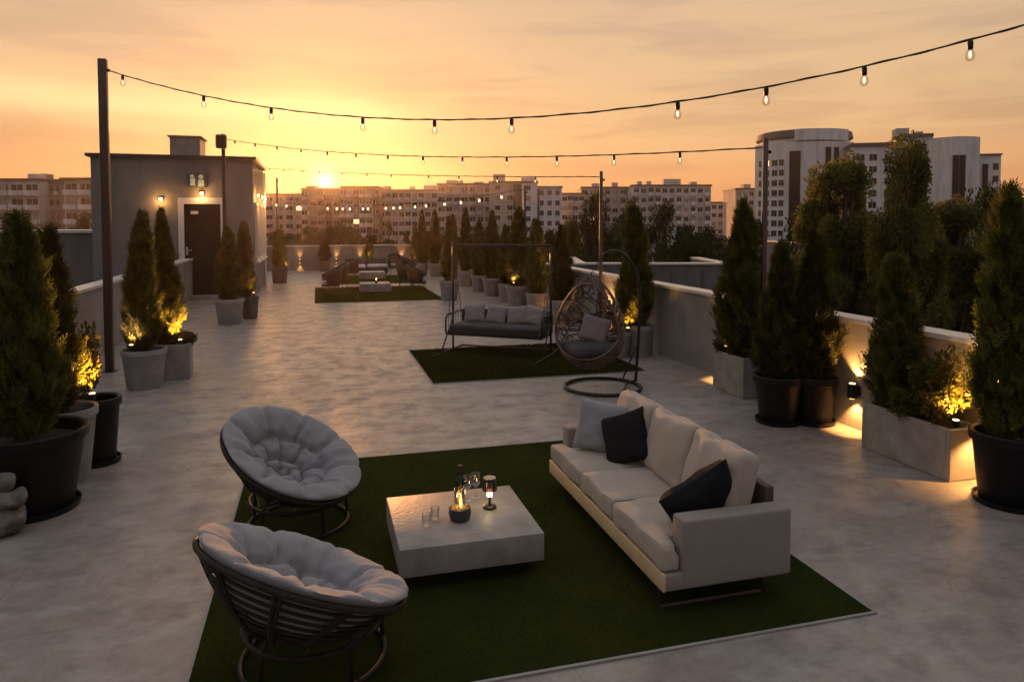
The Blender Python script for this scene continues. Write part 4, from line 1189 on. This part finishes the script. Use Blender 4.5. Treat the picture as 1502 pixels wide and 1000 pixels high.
MB().rbox((0, .27, .62), (1.78, .05, .30), .02, 2).build('backrest', M['swing'], sw, True, 40)
for sx in (-1, 1):
    b = MB(); lp = [(sx * .90, -.40, .36), (sx * .92, -.43, .40), (sx * .92, -.43, .66), (sx * .91, -.38, .72), (sx * .91, .24, .74), (sx * .90, .30, .70), (sx * .90, .30, .40), (sx * .90, .24, .36)]
    b.tube(lp, .018, 6, True)
    for k in range(6): b.tube([(sx * .91, -.32 + k * .11, .37), (sx * .91, -.32 + k * .11, .73)], .006, 4)
    b.build('arm', M['black'], sw, True)
    MB().tube([(sx * .91, -.3, .72), (sx * .955, -.02, zt - .02)], .008, 5).tube([(sx * .91, .26, .73), (sx * .955, .02, zt - .02)], .008, 5).build('rope', M['wicker'], sw)
for k, x in enumerate((-.56, -.12, .30, .64)):
    o = pillow_mb(.42, .36, .15, 12, k * 4).build('back_pillow', M['pilrose'], sw, True)
    o.location = (x, .10, .70); o.rotation_euler = (R(-20), R((-4, 6, -5, 9)[k]), R((4, -5, 8, -14)[k]))

# ------------------------------------------------------------------ far seating groups
def tub_chair():
    t = empty('wicker_armchair', (0, 0, 0), 0, None, 'armchair', 'black wicker armchairs of the far seating groups')
    b = MB(); n = 22; vs = []; fs = []
    rows = 7
    for ins in (0, 1):
        for i in range(n + 1):
            a = R(-35) + R(250) * i / n; k = math.sin(math.pi * i / n)
            for j in range(rows + 1):
                q = j / rows
                top_ = .60 + .24 * k ** 1.3
                z = .30 + (top_ - .30) * q
                r = (.30 + .09 * q) - ins * .035
                vs.append((r * math.cos(a) * 1.02, r * math.sin(a) * 1.05, z))
    st_ = (n + 1) * (rows + 1)
    for ins in (0, 1):
        for i in range(n):
            for j in range(rows):
                q = (ins * st_ + i * (rows + 1) + j, ins * st_ + (i + 1) * (rows + 1) + j, ins * st_ + (i + 1) * (rows + 1) + j + 1, ins * st_ + i * (rows + 1) + j + 1)
                fs.append(q if ins == 0 else q[::-1])
    for i in range(n):
        a_ = i * (rows + 1) + rows; c_ = (i + 1) * (rows + 1) + rows
        fs.append((a_, c_, st_ + c_, st_ + a_))
    for i in (0, n):
        for j in range(rows):
            q = (i * (rows + 1) + j, i * (rows + 1) + j + 1, st_ + i * (rows + 1) + j + 1, st_ + i * (rows + 1) + j)
            fs.append(q)
    b.add(vs, fs); b.build('shell', M['tubchair'], t, True, 50)
    MB().lathe([(.001, .28), (.29, .28), (.30, .33), (.001, .34)], 20, caps=False).build('seat_base', M['tubchair'], t, True, 40)
    MB().rbox((0, -.02, .385), (.50, .50, .10), .045, 3).build('seat_cushion', M['pilgrey'], t, True)
    for sx in (-1, 1):
        for sy in (-1, 1):
            MB().tube([(sx * .2, sy * .2, .29), (sx * .26, sy * .27, .004)], [.014, .009], 6).build('leg', M['black'], t)
    return t
ch0 = tub_chair()
spots = [(.42, 24.0, R(-78), 'black wicker armchair nearest the camera at the left of the far rug'),
         (.72, 26.1, R(-70), 'black wicker armchair just behind the nearest far one'),
         (3.35, 24.4, R(75), 'black wicker armchair at the right of the far coffee table'),
         (3.2, 26.4, R(85), 'black wicker armchair behind the right-hand far one'),
         (1.3, 30.0, R(-80), 'black wicker armchair at the left of the last seating group'),
         (3.85, 30.4, R(70), 'black wicker armchair at the right of the last seating group'),
         (3.55, 33.6, R(10), 'black wicker armchair facing the camera near the far wall')]
for i, (x, y, rz, lbl) in enumerate(spots):
    o = ch0 if i == 0 else copy_tree(ch0)
    o.location = (x, y, .015); o.rotation_euler = (0, 0, rz); o['label'] = lbl
    o.scale = (1.0, 1.0, 1.16)
def block_table(x, y, w_, d_, h_, label):
    t = empty('block_table', (x, y, .016), 0, label, 'table', 'low concrete block tables of the far groups')
    MB().rbox((0, 0, h_ / 2 + .03), (w_, d_, h_ - .06), .012, 2).build('table_block', M['table'], t, True, 40)
    MB().box2((-w_ * .42, -d_ * .42, 0), (w_ * .42, d_ * .42, .03)).build('plinth', M['black'], t)
block_table(1.92, 24.75, 1.02, .9, .34, 'low concrete block table with a candle on the nearer far rug')
block_table(2.25, 30.6, 1.05, .9, .34, 'low concrete block table of the last seating group')
cd = empty('candle_lantern', (1.95, 24.6, .358), 0, 'small lit candle lantern on the far block table', 'candle')
MB().lathe([(.045, .0), (.05, .01), (.05, .10), (.04, .10)], 12).build('holder', M['ceram'], cd, True, 40)
MB().lathe([(.018, .101), (.02, .13), (.006, .19)], 8).build('flame', M['flame'], cd, True)
for x, y, lbl in ((1.72, 33.8, 'pale cushioned bench left of centre at the far wall'), (2.75, 34.0, 'pale cushioned bench right of centre at the far wall')):
    t = empty('lounge_bench', (x, y, 0), 0, lbl, 'bench', 'pale benches at the far wall')
    MB().rbox((0, 0, .22), (.92, .7, .24), .02, 2).build('bench_base', M['swing'], t, True, 40)
    MB().rbox((0, -.02, .41), (.90, .68, .13), .05, 3).build('seat_cushion', M['white'], t, True)
    MB().rbox((0, .30, .56), (.92, .12, .40), .05, 3).build('backrest', M['swing'], t, True)
    for sx in (-1, 1):
        for sy in (-1, 1): MB().box((sx * .4, sy * .28, .051), (.05, .05, .096)).build('leg', M['black'], t)

# ------------------------------------------------------------------ city: apartment blocks
def unit(fn):
    b = MB(); fn(b); return b
def win_mesh(glassm):
    b = MB()
    for lo, hi in (((-.5, -.06, 0), (-.43, .02, 1)), ((.43, -.06, 0), (.5, .02, 1)), ((-.43, -.06, .93), (.43, .02, 1)), ((-.43, -.06, 0), (.43, .02, .07)), ((-.03, -.05, .07), (.03, .02, .93))): b.box2(lo, hi)
    b.cur = 1; b.box2((-.43, -.015, .07), (-.03, .01, .93)); b.box2((.03, -.015, .07), (.43, .01, .93))
    o = b.build('window', [M['frame'], glassm]); me = o.data; bpy.data.objects.remove(o); return me
M['blind'] = mat('window_blind', (.30, .27, .24), .6)
WIN, WINLIT, WINBLIND = win_mesh(M['glassdark']), win_mesh(M['winlit']), win_mesh(M['blind'])
bb = MB(); bb.rbox((0, -.2, .35), (.8, .35, .6), .04, 1); bb.box((0, -.05, .02), (.5, .3, .04)); o = bb.build('air_conditioner', M['white']); ACM = o.data; bpy.data.objects.remove(o)
def bal_mesh(m_):
    b = MB(); b.box2((-.5, -.95, -.06), (.5, 0.0, .06)); b.box2((-.5, -.95, .062), (.5, -.85, 1.0)); b.box2((-.5, -.848, .062), (-.46, -.0, 1.0)); b.box2((.46, -.848, .062), (.5, -.0, 1.0))
    o = b.build('balcony', m_); me = o.data; bpy.data.objects.remove(o); return me
BAL = {k: bal_mesh(M[k]) for k in ('fac_white', 'fac_grey', 'fac_beige')}
rb = random.Random(3)
def block(p0, p1, depth, ytop, label, wallm, cols, fl=3.0, th=14, roofm='fac_dark', balm='fac_white', boxes=(), overhang=.3, vis=8, yaw=0.0, stairs=()):
    """apartment block: cols = list of (kind, x fraction, width m); only the storeys above the trees get windows"""
    x, y = at(p0, depth); wd = (p1 - p0) / F_PX * depth; zt_ = zat(ytop, depth); H_ = zt_ + 14
    t = empty('apartment_block', (x, y, -14), -YAW + yaw, label, 'building', 'apartment blocks along the skyline')
    MB().box2((0, 0, 0), (wd, th, H_ - .5)).build('wall', M[wallm], t)
    ro = MB().box2((-overhang, -overhang, H_ - .498), (wd + overhang, th + overhang, H_)).build('roof', M[roofm], t)
    for fx, bw, bh in boxes:
        MB().box2((fx * wd - bw / 2, 2, H_ + .002), (fx * wd + bw / 2, 5, H_ + bh)).build('roof_box', M[wallm], ro)
    for fx, sw_ in stairs:
        MB().box2((fx * wd - sw_ / 2, -.12, 0), (fx * wd + sw_ / 2, -.003, H_ - .9)).build('stair_strip', M['fac_dark'], t)
    n = min(vis, int((H_ - 1) / fl))
    for f in range(n):
        z = H_ - .75 - (f + 1) * fl + .2
        for kind, fx, ww in cols:
            lit = rb.random() < .012; wm = WINLIT if lit else (WINBLIND if rb.random() < .16 else WIN)
            if kind == 'w':
                place('window', wm, t, (fx * wd, -.02, z + .85), (0, 0, 0), (ww, 1, 1.5))
                if rb.random() < .14: place('air_conditioner', ACM, t, (fx * wd + ww * .5 + .5, -.003, z + .2))
            else:
                place('window', wm, t, (fx * wd, -.02, z + .15), (0, 0, 0), (ww, 1, 2.3))
                place('balcony', BAL[balm if rb.random() > .12 else 'fac_grey'], t, (fx * wd, -.004, z), (0, 0, 0), (ww * 1.04, 1.0, 1.05))
                if rb.random() < .25: place('enclosed_balcony', WIN if rb.random() < .6 else WINBLIND, t, (fx * wd, -.90, z + 1.06), (0, 0, 0), (ww * 1.02, 1, 1.45))
    return t
def bays(kinds, n, w_): return [(kinds[i % len(kinds)], (i + .5) / n, w_) for i in range(n)]
block(-70, 60, 150, 262, 'white balconied apartment block at the far left edge', 'fac_grey', bays('b', 6, 2.7), 3.05, 12, 'fac_roof', 'fac_white', ((.85, 2, 1.1),))
block(60, 96, 153, 263, 'brown brick stair tower between the two left apartment blocks', 'fac_brick', [('w', .28, .9), ('w', .5, .9), ('w', .75, .9)], 3.05, 12, 'fac_brick', boxes=((-.12, 1.1, 1.3),))
block(96, 160, 149, 261, 'white balconied block with reddish roof beside the stair house', 'fac_grey', bays('b', 3, 2.6), 3.05, 12, 'fac_roof', 'fac_white', overhang=.6)
block(330, 447, 235, 284, 'low distant block left of the setting sun', 'fac_beige', bays('bw', 8, 2.4), 3.0, 14, 'fac_dark', 'fac_grey')
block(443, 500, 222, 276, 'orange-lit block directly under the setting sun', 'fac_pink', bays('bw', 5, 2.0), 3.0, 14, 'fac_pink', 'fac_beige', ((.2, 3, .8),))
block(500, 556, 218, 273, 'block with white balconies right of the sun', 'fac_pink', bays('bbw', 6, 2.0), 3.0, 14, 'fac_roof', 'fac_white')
block(556, 642, 225, 278, 'pale block with mixed windows and roof vents', 'fac_grey', bays('wbwwb', 9, 1.7), 3.0, 14, 'fac_dark', 'fac_white', ((.12, 2, 1.2), (.55, 1.5, 1), (.86, 4, 1.4)))
block(642, 722, 215, 269, 'grey-pink block behind the far conifers', 'fac_grey', bays('wbb', 7, 2.0), 3.0, 14, 'fac_dark', 'fac_grey', ((.3, 5, 1.0), (.75, 3, .6)))
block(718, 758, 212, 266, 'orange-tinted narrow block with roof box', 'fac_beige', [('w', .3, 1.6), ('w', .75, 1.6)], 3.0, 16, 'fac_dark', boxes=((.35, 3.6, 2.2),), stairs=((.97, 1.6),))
block(758, 788, 206, 266, 'tall pale block with narrow dark stair strip', 'fac_white', [('w', .55, 1.5)], 3.0, 16, 'fac_dark', stairs=((.12, 1.4),), boxes=((.6, 4.5, 1.2),))
block(788, 824, 208, 273, 'pale block with stacked small windows above the conifers', 'fac_white', [('w', .18, 1.3), ('w', .5, 1.3), ('w', .82, 1.3)], 3.0, 16, 'fac_beige', stairs=((.03, .8),))
block(824, 856, 230, 283, 'lower block in the gap behind the conifers', 'fac_grey', bays('wb', 4, 1.7), 3.0, 14, 'fac_dark', 'fac_grey')
block(852, 930, 236, 274, 'long beige block left of the middle trees', 'fac_beige', bays('wb', 7, 1.9), 3.0, 14, 'fac_dark', 'fac_grey', ((.3, 3, 1.2), (.65, 2, 1.5)))
block(928, 1042, 226, 271, 'grey block with long window rows behind the middle trees', 'fac_grey', bays('bwbbwwbw', 11, 1.6), 3.0, 16, 'fac_dark', 'fac_white', ((.1, 1.5, 1.2), (.22, 1.5, 1.2), (.52, 5.5, 1.9), (.8, 2, 1)))
block(1042, 1080, 260, 296, 'small distant block between the grey block and the tower', 'fac_grey', bays('w', 4, 1.6), 3.0, 14, 'fac_dark')
block(1078, 1106, 240, 276, 'slim pale block just left of the round tower', 'fac_beige', bays('w', 3, 1.5), 3.0, 14, 'fac_dark', boxes=((.7, 2.4, 1.4),))
block(1484, 1560, 150, 290, 'low house with red roof at the right edge', 'fac_white', bays('w', 4, 1.6), 3.0, 12, 'fac_roof', overhang=.6)

# round-fronted tower
def tower():
    dep = 178; x, y = at(1176, dep); H_ = zat(210, dep) + 14; Rr = 14.4
    t = empty('tower_block', (x, y, -14), -YAW - R(22.3), 'tall white tower with curved front and round roof ring', 'building')
    a0, a1, n = R(-90 - 54), R(-90 + 54), 40
    cy_ = Rr * .86
    def arc(r, k): a = a0 + (a1 - a0) * k / n; return (r * math.cos(a), cy_ + r * math.sin(a))
    def prism(b, r, z0, z1, back=cy_ + 6, zt=None):
        pts = [arc(r, k) for k in range(n + 1)]; pts += [(pts[-1][0], back), (pts[0][0], back)]
        m_ = len(pts)
        vs = [(p[0], p[1], z0) for p in pts] + [(p[0], p[1], z1) for p in pts]
        fs = [tuple(reversed(range(m_))), tuple(range(m_, 2 * m_))] + [(i, (i + 1) % m_, m_ + (i + 1) % m_, m_ + i) for i in range(m_)]
        b.add(vs, fs)
    b = MB(); prism(b, Rr, 0, H_); b.build('wall', M['fac_white'], t, False)
    b = MB(); b.lathe([(11.0, 0), (11.0, 3.0)], 48, (0, cy_ - 2.6, H_ + .002)); rf = b.build('roof', M['fac_white'], t)
    b = MB(); b.lathe([(10.8, 3.3), (11.6, 3.0), (11.9, 1.5), (11.3, 1.1), (11.02, 1.1)][::-1], 48, (0, cy_ - 2.6, H_), caps=False); b.build('roof_ring', M['fac_dark'], rf, True, 40)
    b = MB(); b.lathe([(10.85, 3.2), (.01, 3.3)], 48, (0, cy_ - 2.6, H_), caps=False); b.build('roof_deck', M['fac_grey'], rf)
    # white panel over the ring, right of centre
    b = MB()
    for k in range(10):
        a = R(-100 + 7 * k); p = (12.05 * math.cos(a), cy_ - 2.6 + 12.05 * math.sin(a)); a2 = R(-100 + 7 * (k + 1)); q = (12.05 * math.cos(a2), cy_ - 2.6 + 12.05 * math.sin(a2))
        b.add([(p[0], p[1], H_ + .4), (q[0], q[1], H_ + .4), (q[0], q[1], H_ + 3.2), (p[0], p[1], H_ + 3.2), (p[0] * .96, p[1] + .5, H_ + .4), (q[0] * .96, q[1] + .5, H_ + .4), (q[0] * .96, q[1] + .5, H_ + 3.2), (p[0] * .96, p[1] + .5, H_ + 3.2)],
              [(0, 1, 2, 3), (5, 4, 7, 6), (3, 2, 6, 7), (1, 0, 4, 5)])
    b.build('roof_panel', M['fac_white'], rf)
    def on(fr):  # fraction of the visible width -> angle
        return math.asin(max(-1, min(1, (fr * 2 - 1) * math.sin(R(54)))))
    for fr_, ww in ((.42, 2.6), (.745, 1.35), (.825, 1.2)):
        a = on(fr_); px_, py_ = (Rr - .1) * math.sin(a), cy_ - (Rr - .1) * math.cos(a)
        o = MB().box2((-ww / 2, -.3, 6), (ww / 2, .2, H_ - (2.2 if fr_ < .5 else 1.4))).build('glazed_strip', M['glassdark'], t)
        o.location = (px_, py_, 0); o.rotation_euler = (0, 0, a)
    for fr_, ww, n0 in ((.06, 1.0, 1), (.14, 1.1, 1), (.215, 1.6, 1), (.285, 1.3, 1), (.60, 2.1, 2), (.92, 1.0, 0), (.97, .9, 0)):
        a = on(fr_); px_, py_ = Rr * math.sin(a), cy_ - Rr * math.cos(a)
        for f in range(n0, 9):
            if fr_ > .9 and f > 0: break
            place('window', WINLIT if (fr_ == .14 and f == 1) else WIN, t, (px_, py_, H_ - 3.2 - f * 2.55), (0, 0, a), (ww, 1, 1.65))
    return t
tower()
def wing():
    dep = 168; x, y = at(1248, dep); wd = (1458 - 1248) / F_PX * dep * .92
    zt_ = [zat(q, dep) + 14 for q in (216, 205, 232)]
    t = empty('curved_block', (x, y, -14), -YAW - R(14), 'wide pale block with curved front behind the tall right-hand trees', 'building')
    f = wd / 210
    b = MB().box2((0, 0, 0), (72 * f, 16, zt_[0])); b.box2((72.02 * f, -1.2, 0), (112 * f, 16, zt_[1])); b.box2((176 * f, 1.0, 0), (210 * f, 16, zt_[2]))
    m_ = 14; pts = [(112.02 * f + (64 * f) * k / m_, -1.2 - 2.6 * math.sin(math.pi * k / m_)) for k in range(m_ + 1)] + [(176 * f, 16), (112.02 * f, 16)]
    mm = len(pts); zc = zt_[1] - .4
    b.add([(p[0], p[1], 0) for p in pts] + [(p[0], p[1], zc) for p in pts], [tuple(reversed(range(mm))), tuple(range(mm, 2 * mm))] + [(i, (i + 1) % mm, mm + (i + 1) % mm, mm + i) for i in range(mm)])
    b.build('wall', M['fac_white'], t)
    r_ = MB().box2((-.3, -.4, zt_[0] + .002), (72 * f, 16.3, zt_[0] + .8)); r_.box2((72.1 * f, -1.6, zt_[1] + .002), (112 * f, 16.3, zt_[1] + .7)); r_.box2((176.1 * f, .6, zt_[2] + .002), (211 * f, 16.3, zt_[2] + .35))
    rf = r_.build('roof', M['fac_dark'], t)
    MB().box2((68 * f, 3, zt_[1] + .702), (86 * f, 7, zt_[1] + 2.6)).box2((96 * f, 3, zt_[1] + .702), (106 * f, 6, zt_[1] + 1.7)).build('roof_box', M['fac_beige'], rf)
    for fx in (138, 147):
        MB().box2((fx * f - .6, -4.0, 6), (fx * f + .6, -3.55, zc - 4.2)).build('glazed_strip', M['glassdark'], t)
    MB().box2((185 * f, .6, 6), (192 * f, .97, zt_[2] - 2)).build('glazed_strip', M['glassdark'], t)
    for fl_ in range(6):
        for fx, yy, zz in ((12, 0, 0), (30, 0, 0), (52, 0, 0), (80, -1.2, 1), (97, -1.2, 1), (203, 1.0, 2)):
            place('window', WIN, t, (fx * f, yy - .02, zt_[zz] - 3.4 - fl_ * 2.8), (0, 0, 0), (1.8 if zz < 2 else 1.2, 1, 1.6))
wing()

# ------------------------------------------------------------------ city trees
tree('poplar', 1238, 22, 240, 62, 'olive poplar rising in front of the curved pale block', (0, 0), 1)
tree('poplar2', 1330, 20, 216, 64, 'tallest poplar with sunlit left flank on the right', (0, 0), 2)
tree('poplar', 1398, 26, 300, 62, 'rounder olive tree right of the tallest poplar', (0, 0), 3)
tree('dark', 1450, 30, 285, 60, 'dark tree behind the conifer at the right edge', (0, 0), 4)
tree('dark2', 1520, 24, 290, 70, 'dark tree cut by the right edge of the photo', (0, 0), 5)
tree('dark', 1185, 32, 318, 60, 'dark rounded tree under the round tower', (0, 0), 6)
tree('dark2', 1300, 30, 330, 90, 'broad dark tree low between the two poplars', (0, 0), 7)
tree('dark', 1110, 48, 332, 55, 'dark tree behind the tall conifer of the square-ended planter', (0, 0), 8)
tree('dark2', 1045, 62, 338, 48, 'low dark tree right of the grey block', (0, 0), 9)
tree('dark', 975, 55, 304, 42, 'dark round tree in front of the grey block', (0, 0), 10)
tree('dark2', 918, 60, 297, 36, 'dark tree behind the conifer of the cylinder pot', (0, 0), 11)
tree('dark', 872, 52, 288, 30, 'taller dark tree left of the egg chair pole', (0, 0), 12)
tree('poplar2', 838, 48, 325, 26, 'olive tree at the left end of the middle clump', (0, 0), 13)
tree('dark2', 1000, 45, 352, 60, 'low wide dark tree over the neighbouring flat roof', (0, 0), 14)
tree('dark', 900, 44, 345, 55, 'low wide dark tree behind the egg chair', (0, 0), 15)
for i, (px, dep, yt, hp, kd, lbl) in enumerate([
        (415, 120, 340, 34, 'dark2', 'bushy tree behind the far pole at the left'), (455, 125, 335, 36, 'dark', 'round tree under the setting sun'),
        (500, 118, 330, 40, 'dark2', 'broad tree right under the sun-lit blocks'), (545, 122, 346, 36, 'dark', 'low tree left of the far pointed tree'),
        (570, 110, 328, 13, 'spire', 'pointed tree standing above the far wall'), (597, 112, 342, 11, 'spire', 'smaller pointed tree above the far wall'),
        (620, 116, 345, 34, 'dark2', 'low dark tree left of the far conifer row'), (660, 120, 342, 34, 'dark', 'tree behind the first far conifers'),
        (705, 112, 338, 36, 'dark2', 'tree behind the middle of the conifer row'), (755, 105, 345, 38, 'dark', 'tree behind the tallest row conifer'),
        (800, 100, 340, 34, 'dark2', 'tree behind the last row conifers'), (125, 80, 318, 26, 'dark', 'dark tree in front of the left apartment block'),
        (90, 85, 334, 24, 'dark2', 'low tree at the foot of the brick stair tower')]):
    tree(kd, px, dep, yt, hp, lbl, (0, 0), 20 + i)
# far-off wooded belt on the horizon, nobody could count its trees
g = np.random.default_rng(99); n = 16000
bx_ = g.uniform(-330, 480, n); by_ = g.uniform(330, 420, n)
hz_ = 14.5 + 3.0 * np.sin(bx_ * .045) + 2.0 * np.sin(bx_ * .13 + 1) + g.normal(0, 1.1, n)
bz_ = -14 + g.random(n) ** .5 * hz_
p = np.stack([bx_, by_, bz_], 1); d = g.normal(0, 1, (n, 3)); d /= np.linalg.norm(d, axis=1)[:, None]
s_ = np.cross(d, g.normal(0, 1, (n, 3))); s_ /= np.linalg.norm(s_, axis=1)[:, None]
v = np.zeros((n, 4, 3)); v[:, 0] = p - d * 1.5; v[:, 1] = p + s_ * 1.1; v[:, 2] = p + d * 1.5; v[:, 3] = p - s_ * 1.1
o = place('distant_wood', np_mesh('distant_wood', v.reshape(-1, 3), np.arange(n * 4).reshape(-1, 4), M['leafB'])); tag(o, 'far-off belt of trees along the horizon', 'wood', kind='stuff')

# ------------------------------------------------------------------ haze
hm = bpy.data.materials.new('haze_air'); hm.use_nodes = True
t = NT(hm.node_tree); t.n.remove(t.n['Principled BSDF'])
pv = t.node('ShaderNodeVolumePrincipled'); pv.inputs['Color'].default_value = (1.0, .86, .78, 1); pv.inputs['Density'].default_value = .00023; pv.inputs['Anisotropy'].default_value = .82
t.l.new(pv.outputs[0], t.n['Material Output'].inputs['Volume'])
hz = MB().box2((-470, -90, -15), (570, 570, 48)).build('haze', hm); tag(hz, kind='stuff')
